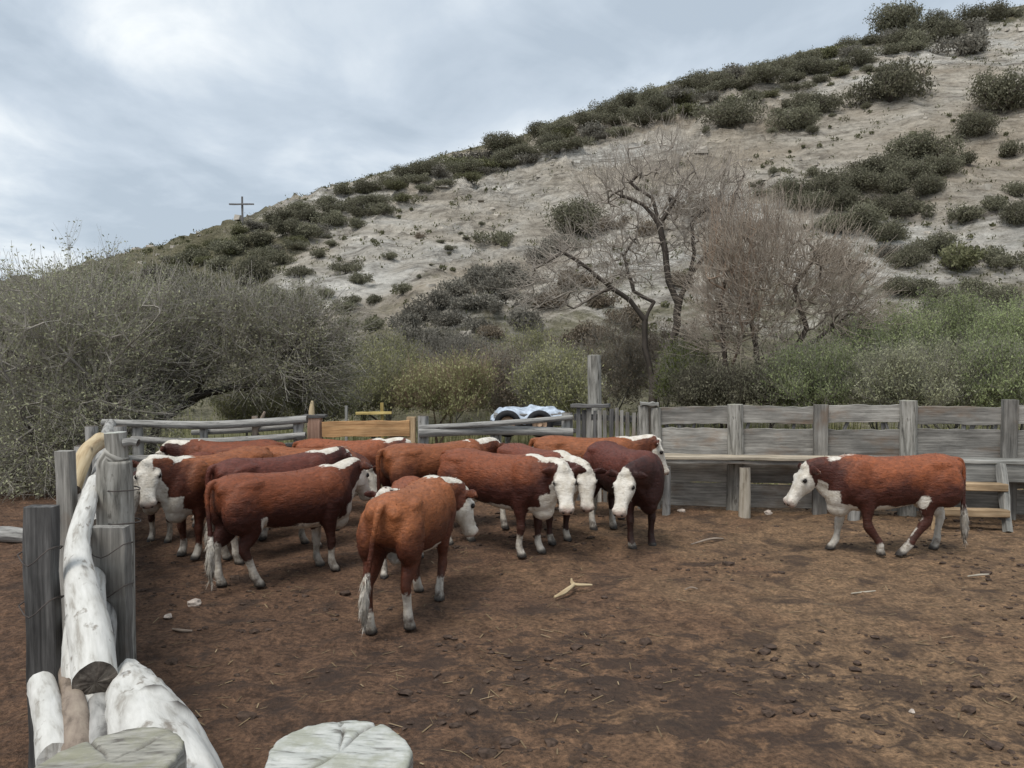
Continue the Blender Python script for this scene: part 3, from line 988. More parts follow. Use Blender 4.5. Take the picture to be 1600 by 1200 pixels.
# ------------------------------------------------------------------ left log fence
def build_left_fence():
    f = thing('log_fence', 'rough fence of white logs stacked between split posts along the left', 'fence', (-2.3, 4.2, 0))
    def slab(c0, c1, ty, d, mat, t=0.09, bot=-0.3, lean=0.0):
        p = at((c0 + c1) / 2, ty, d)
        w = (c1 - c0) / F * d
        return board('post', Vector((p.x + lean, d, bot)), p, w, t, mat, f, up=(1, 0, 0), rough=0.008, seg=10)
    slab(40, 87, 790, 4.3, M['grey_dark'], 0.08)
    slab(143, 200, 821, 5.3, M['grey'])
    slab(90, 116, 705, 6.4, M['grey'], 0.1)
    # carved round post
    p = at(180, 676, 6.0)
    b = at(178, 728, 6.0)
    log_obj('post', [(b.x, 6.0, -0.3), (b.x, 6.0, 0.6), (b.x + .005, 6.0, b.z - .03), (b.x + .012, 6.0, b.z + .03), (p.x + .01, 6.0, b.z + .07), (p.x, 6.0, p.z)],
            [.135, .13, .125, .092, .08, .078], M['post_bark'], f, M['lichen_pale'], seed=12, rough=.06, knots=4)
    log_obj('peg', [at(194, 692, 5.97), at(205, 690, 5.97), at(216, 692, 5.97)], [.035, .03, .03], M['grey_log'], f, seed=13, n=10)
    # posts further along, mostly hidden behind these
    for d, dx in ((8.2, -.2), (8.25, .18), (10.4, -.2), (10.4, .18)):
        x = -3.4 - 0.49 * (d - 6.4) + dx
        log_obj('post', [(x, d, -.2), (x, d, .7), (x, d, 1.42)], [.09, .085, .08], M['grey_log'], f, seed=int(d * 10), rough=.08)
    W = M['white_log']
    # the top white log with the dark cut end
    log_obj('log', [at(148, 752, 6.3), at(136, 790, 5.7), at(122, 850, 4.95), at(128, 925, 4.2), at(140, 985, 3.75), at(149, 1066, 3.25)],
            [.056, .064, .072, .084, .095, .088], W, f, seed=3, rough=.05, knots=16, n=36, sub=14)
    # tan curved piece behind
    log_obj('log', [at(112, 765, 6.9), at(124, 730, 7.1), at(138, 703, 7.4), at(158, 688, 8.0)], [.075, .075, .075, .08], M['tan_log'], f, seed=4, rough=.06)
    # lower big white log that comes towards the near post
    log_obj('log', [at(204, 1046, 3.9), at(206, 1080, 3.3), at(222, 1125, 2.75), at(246, 1185, 2.25), at(282, 1270, 1.85), at(330, 1440, 1.45)], [.055, .10, .125, .13, .125, .12], W, f, seed=5, rough=.13, knots=14, n=36, sub=14)
    # small white log on the left
    log_obj('log', [at(64, 1070, 3.5), at(76, 1120, 3.0), at(88, 1190, 2.5)], [.058, .056, .058], W, f, W, seed=6, rough=.06, knots=3)
    log_obj('log', [at(108, 1050, 3.8), at(116, 1110, 3.05), at(122, 1190, 2.4)], [.045, .05, .05], M['brown_log'], f, seed=8, rough=.09)
    log_obj('log', [at(150, 1075, 3.9), at(156, 1120, 3.1), at(166, 1200, 2.4)], [.06, .07, .075], M['grey_log'], f, seed=9, rough=.08)
    # stack underneath
    for k, (xo, z, r, mt) in enumerate(((-.02, .86, .10, 'white_log'), (.03, .64, .11, 'grey_log'), (-.03, .42, .11, 'white_log'), (.02, .20, .11, 'grey_log'), (0, .02, .10, 'brown_log'))):
        pts = []
        for d in (2.3, 3.4, 4.6, 6.2):
            x = -3.4 - 0.49 * (d - 6.4) + xo + .03 * math.sin(d * 3 + k)
            pts.append((x + (0.22 if d < 3 else 0.1 if d < 4 else 0), d, z + .04 * math.sin(d * 2 + k * 2)))
        log_obj('log', pts, [r * .9, r, r * 1.02, r * .9], M[mt], f, seed=14 + k, rough=.09, knots=4)
    for k, z in enumerate((.35, .65, .95, 1.25)):
        pts = []
        for d in (6.2, 8.3, 10.4, 12.5):
            pts.append((-3.4 - 0.49 * (d - 6.4) + .02 * math.sin(d * 3 + k), d, z + .05 * math.sin(d + k)))
        log_obj('log', pts, [.085, .09, .085, .08], M[('white_log', 'grey_log')[k % 2]], f, seed=24 + k, rough=.08)
    # wire ties round the post pairs
    for d, zc, xl, xr in ((4.3, 1.30, 39, 88), (4.3, 1.02, 39, 88)  , (5.3, 1.08, 142, 201), (5.3, .80, 142, 201)):
        a, b = at(xl, 900, d).x, at(xr, 900, d).x
        wire_loop(f, [(a, d - .06, zc), ((a + b) / 2, d - .11, zc - .05), (b, d - .07, zc + .03), (b + .01, d + .05, zc + .02), ((a + b) / 2, d + .09, zc - .03), (a - .005, d + .06, zc), (a, d - .06, zc)], .0035)
    a = at(149, 850, 5.86).x; b = at(206, 850, 5.86).x
    for z in (1.35, 1.10):
        wire_loop(f, [(a, 6.0, z), ((a + b) / 2, 5.85, z + .01), (b, 6.0, z), ((a + b) / 2, 6.15, z), (a, 6.0, z)], .005)


build_left_fence()


# ------------------------------------------------------------------ near posts at the bottom of the picture
def near_post(px, py, d, r, mat_side, mat_top, label, seed, crack):
    c = at(px, py, d)
    n, rings = 110, [1.0, 0.97, 0.92, 0.85, 0.78, 0.70, 0.62, 0.54, 0.46, 0.38, 0.30, 0.22, 0.14, 0.07]
    rr = np.random.default_rng(seed)
    th = np.linspace(0, 2 * np.pi, n + 1)
    rad = r * (1 + 0.09 * fbm(np.cos(th) * 1.2 + seed, np.sin(th) * 1.2, 3, seed) + 0.025 * fbm(np.cos(th) * 9 + seed, np.sin(th) * 9, 2, seed + 3))
    rad[-1] = rad[0]
    KN = []
    V, U, Fq, mi = [], [], [], []
    zs = [-1.9, -1.2, -0.7, -0.35, -0.12, -0.03]
    for z in zs:
        for k in range(n + 1):
            q = rad[k] * (1.0 + 0.03 * math.sin(z * 5 + th[k] * 3))
            V.append((q * math.cos(th[k]), q * math.sin(th[k]), z)); U.append((th[k] * r, z))
    for s in rings:
        for k in range(n + 1):
            q = rad[k] * s
            x, y = q * math.cos(th[k]), q * math.sin(th[k])
            z = 0.005 * float(fbm(np.array(x * 14 + seed), np.array(y * 40), 3, seed)) + (-0.006 if s == 1.0 else 0.0) + 0.05 * x * (1 if seed % 2 else -1)
            ca = math.atan2(y, x)
            kk = 0.0
            for cr, w in crack:
                wob = cr + 0.10 * math.sin(q * 25 + cr * 5)
                dd = abs(math.atan2(math.sin(ca - wob), math.cos(ca - wob))) * q
                g_ = math.exp(-(dd / (w * .36)) ** 2) * min(1, s * 2.0)
                z -= 0.010 * g_; kk = max(kk, g_ * .8)
            KN.append(kk)
            V.append((x, y, z)); U.append((x, y))
    V.append((0, 0, 0)); U.append((0, 0))
    tot = len(zs) + len(rings)
    for j in range(tot - 1):
        for k in range(n):
            i = j * (n + 1) + k
            Fq.append((i, i + 1, i + n + 2, i + n + 1)); mi.append(0 if j < len(zs) else 1)
    tri = [((tot - 1) * (n + 1) + k, (tot - 1) * (n + 1) + k + 1, len(V) - 1) for k in range(n)]
    mi += [1] * len(tri)
    kn = np.zeros(len(V)); kn[len(zs) * (n + 1):len(zs) * (n + 1) + len(KN)] = KN
    me = mesh_np('fence_post', V, [np.array(Fq), np.array(tri)], attr={'knot': kn}, uv=np.array(U), mats=[mat_side, mat_top], mat_idx=mi)
    o = link('fence_post', me, None, Matrix.Translation(c))
    tag(o, label, 'post')
    return o


near_post(168, 1190, 1.62, .147, M['post_bark'], M['lichen'], 'thick mossy grey post top at the bottom left corner beside the white logs', 3, ((2.2, .010), (4.4, .01), (0.9, .008)))
near_post(531, 1176, 1.62, .150, M['post_bark'], M['lichen_pale'], 'thick pale cracked post top alone at the bottom edge', 4, ((1.25, .010), (1.80, .007), (4.1, .008)))


# ------------------------------------------------------------------ cattle
def coat_mat(name, red, dark, white=(0.66, 0.62, 0.55)):
    m, t, b = new_mat(name)
    tc = N(t, 'ShaderNodeTexCoord')
    p = tc.outputs['Object']
    a = N(t, 'ShaderNodeAttribute', attribute_name='coat')
    sp = N(t, 'ShaderNodeSeparateColor')
    t.links.new(a.outputs['Color'], sp.inputs[0])
    n1 = noise(t, p, 2.2, 6, 0.68, 0.5)
    n2 = noise(t, mapping(t, p, (14, 30, 45)), 1.0, 4, 0.65, 0.5)
    n3 = noise(t, p, 11.0, 4, 0.6)
    # coat pigment with back highlight and underside shade painted in, stored on the skin
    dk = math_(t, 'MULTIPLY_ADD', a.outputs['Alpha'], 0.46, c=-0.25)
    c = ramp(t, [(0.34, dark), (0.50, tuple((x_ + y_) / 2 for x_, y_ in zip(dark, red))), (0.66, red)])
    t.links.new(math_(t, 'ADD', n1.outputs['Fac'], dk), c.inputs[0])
    hr = ramp(t, [(0.3, (0.62, 0.62, 0.62)), (0.7, (1.32, 1.28, 1.22))])
    t.links.new(n2.outputs['Fac'], hr.inputs[0])
    col = mixc(t, c.outputs['Color'], hr.outputs['Color'], 0.8, 'MULTIPLY')
    n5 = noise(t, mapping(t, p, (0.7, 1, 1.25)), 21.0, 4, 0.65, 1.2)
    cu = ramp(t, [(0.32, (0.70, 0.70, 0.70)), (0.66, (1.18, 1.18, 1.18))])
    t.links.new(n5.outputs['Fac'], cu.inputs[0])
    col = mixc(t, col, cu.outputs['Color'], 0.75, 'MULTIPLY')
    oi = N(t, 'ShaderNodeObjectInfo')
    ov = ramp(t, [(0.0, (0.78, 0.74, 0.74)), (1.0, (1.18, 1.20, 1.18))])
    t.links.new(oi.outputs['Random'], ov.inputs[0])
    col = mixc(t, col, ov.outputs['Color'], 1.0, 'MULTIPLY')
    wv = ramp(t, [(0.3, (white[0] * .72, white[1] * .68, white[2] * .62)), (0.6, white)])
    t.links.new(n3.outputs['Fac'], wv.inputs[0])
    f = math_(t, 'ADD', sp.outputs[0], math_(t, 'MULTIPLY', math_(t, 'SUBTRACT', n3.outputs['Fac'], 0.5), 1.35))
    fr = ramp(t, [(0.40, (0, 0, 0)), (0.62, (1, 1, 1))])
    t.links.new(f, fr.inputs[0])
    col = mixc(t, col, wv.outputs['Color'], fr.outputs['Color'])
    col = mixc(t, col, (0.40, 0.25, 0.20), math_(t, 'MULTIPLY', sp.outputs[1], 0.8))
    # mud splashed on lower legs and belly
    sz = N(t, 'ShaderNodeSeparateXYZ'); t.links.new(p, sz.inputs[0])
    mud = math_(t, 'MULTIPLY', math_(t, 'SUBTRACT', 0.55, sz.outputs['Z']), 1.5, True)
    mn = ramp(t, [(0.44, (0, 0, 0)), (0.62, (1, 1, 1))])
    t.links.new(noise(t, mapping(t, p, (9, 9, 6)), 1.0, 5, 0.65).outputs['Fac'], mn.inputs[0])
    col = mixc(t, col, (0.055, 0.036, 0.026), math_(t, 'MULTIPLY', mud, math_(t, 'ADD', mn.outputs['Color'], 0.25), True))
    col = mixc(t, col, (0.03, 0.025, 0.022), sp.outputs[2])
    t.links.new(col, b.inputs['Base Color'])
    b.inputs['Roughness'].default_value = 0.52
    b.inputs['Specular IOR Level'].default_value = 0.3
    bump(t, b, math_(t, 'ADD', n2.outputs['Fac'], n5.outputs['Fac']), 0.55, 0.018)
    return m


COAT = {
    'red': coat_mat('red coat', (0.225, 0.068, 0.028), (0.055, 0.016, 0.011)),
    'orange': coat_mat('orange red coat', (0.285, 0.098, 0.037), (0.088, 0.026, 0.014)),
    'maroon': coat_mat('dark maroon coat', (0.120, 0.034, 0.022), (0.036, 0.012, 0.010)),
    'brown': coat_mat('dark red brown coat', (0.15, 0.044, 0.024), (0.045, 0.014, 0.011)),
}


def catm_rows(rows, k):
    return catmull(np.asarray(rows, float), k)


class Body:
    def __init__(self):
        self.V, self.F, self.C, self.n = [], [], [], 0

    def loft(self, P, Uax, Vax, col, n=20, ex=2.0):
        """P (m,3) ring centres, Uax/Vax (m,3) half axes; Vax may be a pair (up, down)"""
        m = len(P)
        th = np.linspace(0, 2 * np.pi, n, endpoint=False)
        c, s = np.cos(th), np.sin(th)
        c = np.sign(c) * np.abs(c) ** (2 / ex); s = np.sign(s) * np.abs(s) ** (2 / ex)
        if isinstance(Vax, tuple):
            up, dn = Vax
            vv = np.where((s >= 0)[None, :, None], s[None, :, None] * up[:, None, :], -s[None, :, None] * dn[:, None, :])
        else:
            vv = s[None, :, None] * Vax[:, None, :]
        V = P[:, None, :] + c[None, :, None] * Uax[:, None, :] + vv
        TT, SS = np.meshgrid(np.linspace(0, 1, m), th, indexing='ij')
        C = col(TT, np.sin(SS), np.cos(SS), V)
        self.add_rings(V, C, P)

    def add_rings(self, V, C, P):
        m, n = V.shape[:2]
        b = self.n
        self.V.append(V.reshape(-1, 3)); self.C.append(C.reshape(-1, 3))
        self.V.append(P[[0, -1]]); self.C.append(np.stack([C[0].mean(0), C[-1].mean(0)]))
        i = (np.arange(m - 1)[:, None] * n + np.arange(n)[None]).ravel()
        j = (np.arange(m - 1)[:, None] * n + (np.arange(n)[None] + 1) % n).ravel()
        for q in np.stack([i, j, j + n, i + n], 1) + b:
            self.F.append(tuple(q))
        e = b + m * n
        for k in range(n):
            k2 = (k + 1) % n
            self.F.append((b + k2, b + k, e))
            self.F.append((b + (m - 1) * n + k, b + (m - 1) * n + k2, e + 1))
        self.n += m * n + 2

    def blob(self, c, r, col=(0, 0, 0), rot=0.0, tilt=0.0):
        m = 10
        ph = np.linspace(-0.97, 0.97, m) * np.pi / 2
        P = np.zeros((m, 3)); P[:, 0] = np.sin(ph) * r[0]
        Ua = np.zeros((m, 3)); Ua[:, 1] = np.cos(ph) * r[1]
        Va = np.zeros((m, 3)); Va[:, 2] = np.cos(ph) * r[2]
        Rm = np.array(Matrix.Rotation(rot, 3, 'Z') @ Matrix.Rotation(tilt, 3, 'Y'))
        P, Ua, Va = P @ Rm.T + np.array(c), Ua @ Rm.T, Va @ Rm.T
        self.loft(P, Ua, Va, lambda T, s, cc, V: np.broadcast_to(np.array(col, float), V.shape).copy(), 14)


def sstep(a, b, x):
    t = np.clip((x - a) / (b - a), 0, 1)
    return t * t * (3 - 2 * t)


def pack(w, p=None, h=None):
    z = np.zeros_like(w)
    return np.stack([w, z if p is None else p, z if h is None else h], -1)


def make_cow(label, pos, heading, coat, scale=1.0, poll=None, face=None, legs=None, socks=(.36, .36, .36, .36),
             crest=0.5, crest_rng=(0.0, 0.75), belly=0.95, tail=(0.0, 0.0), tail_white=True, brisket=1.0, ear_drop=-0.15, seed=0, fat=1.0, tagged=False, face_red=0.0, vox=0.0155, name='cow'):
    """poll/face in the animal's own frame (x forward, y left, z up, before scaling): poll = top of head, face = (yaw, pitch) of the nose direction.
    legs = fore-left, fore-right, hind-left, hind-right : (dx, lift)"""
    B = Body()
    X = np.array
    # trunk ------------------------------------------------------------------
    rows = [(-.805, 1.09, .92, .07), (-.785, 1.135, .84, .15), (-.73, 1.170, .77, .205), (-.62, 1.200, .72, .240), (-.48, 1.207, .655, .258), (-.30, 1.186, .600, .268),
            (-.05, 1.168, .545, .290), (.18, 1.170, .515, .285), (.38, 1.190, .505, .252), (.52, 1.205, .515, .222), (.64, 1.165, .53, .185), (.73, 1.08, .55, .145), (.78, .98, .62, .08)]
    rows = catm_rows(rows, 4)
    x, zt, zb, w = rows.T
    w = w * fat * .95
    zb = zb - (fat - 1) * 0.18
    P = np.stack([x, 0 * x, (zt + zb) / 2 + 0.02], 1)
    Ua = np.stack([0 * x, w, 0 * x], 1)
    up = np.stack([0 * x, 0 * x, zt - P[:, 2]], 1); dn = np.stack([0 * x, 0 * x, P[:, 2] * 0 - (P[:, 2] - zb)], 1)

    def ctrunk(T, s, c, V):
        z = V[..., 2]; xx = V[..., 0]
        wb = belly * sstep(.64, .55, z) * sstep(-.50, -.40, xx)
        wb = np.maximum(wb, belly * 1.1 * sstep(.11, .0, np.abs(xx + .40)) * sstep(.80, .68, z))       # flank fold
        wc = crest * 1.3 * sstep(.30, .50, xx) * sstep(.955, .985, s) * sstep(crest_rng[0] + .02, crest_rng[0], 0.0 * xx + 0.02)
        wbr = brisket * sstep(.50, .66, xx) * sstep(.66, .56, z)
        return pack(np.maximum(np.maximum(wb, wc), wbr))
    B.loft(P, Ua, (up, dn), ctrunk, 28, 2.2)
    # hips, shoulder, pin bones, brisket
    for sg in (1, -1):
        B.blob((-.46, sg * .155 * fat, 1.085), (.20, .085, .070), rot=sg * R(-10))
        B.blob((-.43, sg * .178 * fat, 1.080), (.13, .055, .05), rot=sg * R(-20))
        B.blob((-.735, sg * .10, 1.055), (.085, .075, .085))
        B.blob((.46, sg * .165 * fat, .90), (.17, .10, .26), tilt=R(-12))
        B.blob((-.58, sg * .175 * fat, .84), (.215, .12, .27), tilt=R(8))
    B.blob((.62, 0, .56), (.15, .095, .13), (brisket, 0, 0))
    B.blob((-.40, 0, .60), (.12, .10, .07), (belly, 0, 0))
    # legs ----------------------------------------------------------------------
    legs = legs or ((0, 0),) * 4
    fore = [(.47, .92, .15, .075), (.45, .76, .14, .09), (.415, .64, .110, .080), (.42, .52, .078, .060), (.425, .42, .054, .046), (.43, .345, .056, .050), (.425, .28, .044, .042), (.42, .20, .038, .037),
            (.42, .125, .046, .044), (.44, .075, .044, .044), (.455, .045, .054, .052), (.468, .0, .064, .058)]
    hind = [(-.57, 1.0, .18, .085), (-.57, .86, .215, .11), (-.545, .74, .195, .105), (-.55, .64, .140, .085), (-.60, .54, .092, .062), (-.66, .455, .064, .048), (-.672, .40, .058, .046), (-.655, .32, .045, .041),
            (-.635, .22, .040, .039), (-.625, .135, .048, .046), (-.605, .08, .046, .046), (-.59, .045, .055, .053), (-.575, .0, .066, .060)]
    for li, (tab, sg, yy) in enumerate(((fore, 1, .165), (fore, -1, .165), (hind, 1, .165), (hind, -1, .165))):
        dx, lift = legs[li]
        tb = catm_rows(tab, 3)
        lx, lz, ra, rl = tb.T
        top = .86 if li < 2 else .90
        k = np.clip((top - lz) / top, 0, 1)
        if li < 2:
            bend = k - 0.10 * np.sin(np.pi * np.clip(k, 0, 1)) * (1 if dx < 0 else -0.3)
        else:
            bend = k + 0.05 * np.sin(np.pi * k)
        X2 = lx + dx * bend
        if dx < 0 and li < 2:
            X2 += 0.05 * np.exp(-((lz - .36) / .15) ** 2) * min(1, -dx * 4)
        Z2 = lz * (1 - lift / 0.9) + lift
        sp = yy * (1 - 0.12 * k) * sg * (0.55 + 0.45 * fat)
        Pl = np.stack([X2, sp + 0 * lx, Z2], 1)
        ti = np.gradient(Pl, axis=0); ti /= np.linalg.norm(ti, axis=1)[:, None]
        sl = ti[:, 0:1]
        Ua = np.stack([ra, 0 * ra, 0 * ra], 1)
        # keep hoof rings level, tilt upper ones with the leg
        tl = np.clip(lz / .15, 0, 1)
        Ua[:, 2] = ra * np.clip(-ti[:, 0] / np.maximum(-ti[:, 2], .3), -1, 1) * tl * -1 * -1
        Ua[:, 2] = ra * np.clip(ti[:, 0] / np.minimum(ti[:, 2], -.3), -1, 1) * tl * -1
        Va = np.stack([0 * ra, rl, 0 * ra], 1)
        sock = socks[li]
        LZ = lz

        def cleg(T, s, c, V, LZ=LZ, sock=sock, li=li):
            zz = np.broadcast_to(LZ[:, None], T.shape)
            wv = sstep(sock + .11, sock - .08, zz)
            if li >= 2:
                wv = np.maximum(wv, .5 * belly * sstep(.75, .6, zz) * sstep(.6, .9, c))
            return pack(wv, None, sstep(.055, .04, zz))
        B.loft(Pl, Ua, Va, cleg, 16)
    # neck -----------------------------------------------------------------------
    poll = np.array(poll if poll is not None else (1.02, 0, 1.16), float)
    yaw, pit = face if face is not None else (0, R(-50))
    fd = np.array([math.cos(yaw) * math.cos(pit), math.sin(yaw) * math.cos(pit), math.sin(pit)])
    side = np.array([-math.sin(yaw), math.cos(yaw), 0.0])
    hup = np.cross(fd, side)
    b0 = X([.44, 0, .93]); b1 = X([.70, 0, .95 + .25 * (poll[2] - 1.0)])
    hb = poll - hup * .055 - fd * .02
    b2 = hb - (fd * .10 - hup * .04)
    tt = np.linspace(0, 1, 14)[:, None]
    b1b = b1 + (b2 - b1) * 0.5 + X([.02, 0, .02])
    Pn = (1 - tt) ** 3 * b0 + 3 * (1 - tt) ** 2 * tt * b1 + 3 * (1 - tt) * tt ** 2 * b1b + tt ** 3 * hb
    Tn = np.gradient(Pn, axis=0); Tn /= np.linalg.norm(Tn, axis=1)[:, None]
    upz = np.array([0, 0, 1.0])
    Sn = np.cross(upz, Tn); Sn /= np.maximum(np.linalg.norm(Sn, axis=1), .2)[:, None]
    Un = np.cross(Tn, Sn)
    t1 = tt[:, 0]
    hh_up = np.interp(t1, [0, .4, .8, 1], [.255, .195, .13, .10])
    hh_dn = np.interp(t1, [0, .4, .8, 1], [.33, .25, .16, .13])
    ww = np.interp(t1, [0, .4, .8, 1], [.19, .135, .102, .095])

    def cneck(T, s, c, V):
        wc = crest * 1.35 * sstep(.55, .88, s) * sstep(crest_rng[0], crest_rng[0] + .12, T) * sstep(crest_rng[1] + .1, crest_rng[1] - .1, T)
        wd = brisket * sstep(-.45, -.82, s) * sstep(.2, .35, T)
        wh = sstep(.93, 1.02, T) * .5
        return pack(np.maximum(np.maximum(wc, wd), wh))
    B.loft(Pn, Sn * ww[:, None], (Un * hh_up[:, None], -Un * hh_dn[:, None]), cneck, 22, 2.1)
    # dewlap: thin fold under the neck
    dl = np.linspace(.15, .85, 8)
    Pd = np.array([[np.interp(v, t1, Pn[:, k] - Un[:, k] * hh_dn * .95) for k in range(3)] for v in dl])
    Sd = np.array([[np.interp(v, t1, Sn[:, k]) for k in range(3)] for v in dl]); Ud = np.array([[np.interp(v, t1, Un[:, k]) for k in range(3)] for v in dl])
    prof = np.sin(np.linspace(.25, .95, 8) * np.pi)
    B.loft(Pd, Sd * (.04 * prof[:, None] + .012), Ud * (.085 * prof[:, None] + .02), lambda T, s, c, V: pack(np.full(T.shape, brisket)), 10)
    # head ------------------------------------------------------------------------
    hr = [(-.055, .050, .035, .05), (-.03, .082, .066, .10), (.02, .104, .082, .135), (.08, .117, .084, .158), (.15, .122, .080, .165), (.215, .108, .072, .150), (.28, .090, .062, .122), (.34, .080, .055, .100),
          (.40, .083, .053, .092), (.445, .088, .050, .092), (.478, .078, .042, .080), (.498, .050, .026, .05)]
    hr = catm_rows(hr, 3)
    s_, wq, uq, dq = hr.T
    drop = np.interp(s_, [0, .2, .5], [0, .005, .02])
    Ph = hb[None] + s_[:, None] * fd[None] - drop[:, None] * hup[None] - hup * .03
    S_ = s_

    def chead(T, s, c, V):
        sv = np.broadcast_to(S_[:, None], T.shape)
        wv = sstep(-.02, .04, sv + .10 * (s - .2))
        wv = np.maximum(wv, sstep(.2, .6, s))
        wv = wv * (1 - face_red * sstep(.14, .05, sv) * sstep(.75, .3, s))
        pk = sstep(.445, .475, sv) * .9
        return pack(wv, pk)
    B.loft(Ph, np.broadcast_to(side, Ph.shape) * wq[:, None], (hup[None] * uq[:, None], -hup[None] * dq[:, None]), chead, 20, 2.25)
    # brow ridges, poll tuft, nostril swell
    for sg in (1, -1):
        B.blob(hb + fd * .135 + side * sg * .098 + hup * .020, (.042, .032, .028), (1, 0, 0), rot=yaw, tilt=-pit)
        B.blob(hb + fd * .445 + side * sg * .058 - hup * .02, (.032, .030, .032), (.9, .35, 0), rot=yaw, tilt=-pit)
    B.blob(hb + fd * .0 + hup * .035, (.055, .07, .05), (1, 0, 0), rot=yaw, tilt=-pit)
    # ears
    for sg in (1, -1):
        e0 = hb + fd * .0 + side * sg * .085 - hup * .005
        ed = side * sg * 1.0 - fd * .18 + np.array([0, 0, ear_drop])
        ed = ed / np.linalg.norm(ed)
        eu = hup - ed * np.dot(hup, ed); eu /= np.linalg.norm(eu)
        eu = eu * .75 - fd * .65; eu -= ed * np.dot(eu, ed); eu /= np.linalg.norm(eu)
        en = np.cross(ed, eu)
        L = np.linspace(0, 1, 9)
        wE = np.interp(L, [0, .2, .5, .8, 1], [.026, .050, .060, .042, .012])
        Pe = e0[None] + ed[None] * (L * .185)[:, None] + eu[None] * (np.sin(L * np.pi) * .008)[:, None]
        tE = np.interp(L, [0, .3, 1], [.026, .021, .016])
        B.loft(Pe, eu[None] * wE[:, None], en[None] * tE[:, None], lambda T, s, c, V: pack(np.where(T > .75, .35, .08) * np.ones(T.shape)), 12)
    # tail ------------------------------------------------------------------------
    sway, kick = tail
    tp = [(-.76, 0, 1.165), (-.835, 0, 1.13), (-.875 - kick * .2, sway * .15, 1.0), (-.87 - kick * .5, sway * .4, .84), (-.86 - kick * .8, sway * .7, .64), (-.865 - kick, sway, .48), (-.875 - kick, sway * 1.05, .32), (-.87 - kick, sway * 1.05, .16)]
    tr = [.05, .042, .032, .028, .029, .038, .043, .014]
    tq = catm_rows(np.hstack([np.array(tp), np.array(tr)[:, None]]), 4)
    Pt, rt = tq[:, :3], tq[:, 3]
    tw = 1.0 if tail_white else 0.15
    B.loft(Pt, np.outer(rt, [1, 0, 0]), np.outer(rt * .9, [0, 1, 0]), lambda T, s, c, V: pack(tw * sstep(.55, .68, T)), 10)

    # weld into one skin --------------------------------------------------------------
    SV = np.vstack(B.V); SC = np.vstack(B.C)
    raw = bpy.data.meshes.new('raw')
    raw.from_pydata(SV.tolist(), [], B.F)
    ob = bpy.data.objects.new('raw', raw)
    COL.objects.link(ob)
    md = ob.modifiers.new('r', 'REMESH'); md.mode = 'VOXEL'; md.voxel_size = vox
    dg = bpy.context.evaluated_depsgraph_get()
    me = bpy.data.meshes.new_from_object(ob.evaluated_get(dg))
    bpy.data.objects.remove(ob); bpy.data.meshes.remove(raw)
    nv = len(me.vertices)
    V = np.empty(nv * 3, np.float32); me.vertices.foreach_get('co', V); V = V.reshape(-1, 3).astype(float)
    E = np.empty(len(me.edges) * 2, np.int32); me.edges.foreach_get('vertices', E); E = E.reshape(-1, 2)
    # colours from the nearest source skin point
    kd = kdtree.KDTree(len(SV))
    for i, v in enumerate(SV): kd.insert(v, i)
    kd.balance()
    idx = np.fromiter((kd.find(v)[1] for v in V), np.int32, nv)
    C = SC[idx]
    deg = np.bincount(E.ravel(), minlength=nv)[:, None]

    def avg(A):
        o = np.zeros_like(A)
        for k in range(A.shape[1]):
            o[:, k] = np.bincount(E[:, 0], A[E[:, 1], k], nv) + np.bincount(E[:, 1], A[E[:, 0], k], nv)
        return o / np.maximum(deg, 1)
    for it in range(7):
        V = V + .55 * (avg(V) - V)
        V = V - .50 * (avg(V) - V)
    # lumpy winter coat
    q = V * 9.0 + seed * 7.7
    lump = fbm(q[:, 0] + q[:, 1] * .6, q[:, 2] - q[:, 1] * .5, 3, seed)
    ctr = np.stack([V[:, 0], V[:, 1] * .2, np.where(V[:, 2] > .5, .85, V[:, 2])], 1)
    dirn = V - ctr; dirn /= np.maximum(np.linalg.norm(dirn, axis=1), .05)[:, None]
    V = V + dirn * (lump * .010 * sstep(.35, .6, V[:, 2]))[:, None]
    for it in range(2):
        V = V + .4 * (avg(V) - V)
    for it in range(3):
        C = .4 * C + .6 * avg(C)
    # white flank fold and chest
    fr_ = .5 + .5 * math.sin(seed * 2.3)
    X_, Y_, Z_ = V.T
    w1 = min(1, belly) * sstep(.075 + .025 * fr_, .02, np.abs(X_ + (.29 if legs[2][0] > .3 else .34) + .25 * (Z_ - .62))) * sstep(.80, .70 - .04 * fr_, Z_) * sstep(.54, .60, Z_)
    w2 = brisket * sstep(.60, .72, X_) * sstep(.84, .70, Z_) * sstep(.40, .46, Z_) * sstep(.95, .85, X_)
    C[:, 0] = np.maximum(C[:, 0], np.maximum(w1, w2))
    # dark lids and nostrils
    for sg in (1, -1):
        for q_, r_, k_ in ((hb + fd * .150 + side * sg * .112 - hup * .002, .045, .75), (hb + fd * .488 + side * sg * .042 - hup * .040, .030, .6)):
            dd = np.linalg.norm(V - q_, axis=1)
            C[:, 2] = np.maximum(C[:, 2], k_ * sstep(r_, r_ * .45, dd))
    me.vertices.foreach_set('co', (V * scale).astype(np.float32).ravel())
    at_ = me.attributes.new('coat', 'FLOAT_COLOR', 'POINT')
    bl = sstep(.62, 1.12, V[:, 2]) * (1 - .75 * sstep(.35, .85, V[:, 0]))  # pale back, dark neck and low parts: pigment plus painted shading
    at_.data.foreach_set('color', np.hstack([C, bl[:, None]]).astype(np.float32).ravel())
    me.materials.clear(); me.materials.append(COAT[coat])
    me.polygons.foreach_set('use_smooth', np.ones(len(me.polygons), bool))
    me.name = name
    MW = Matrix.Translation(Vector((pos[0], pos[1], 0.0))) @ Matrix.Rotation(heading, 4, 'Z')
    o = link(name, me, None, MW)
    tag(o, label, name, 'red and white cattle in the pen')
    # short coat hair and the long hair of the tail tip
    me.update()
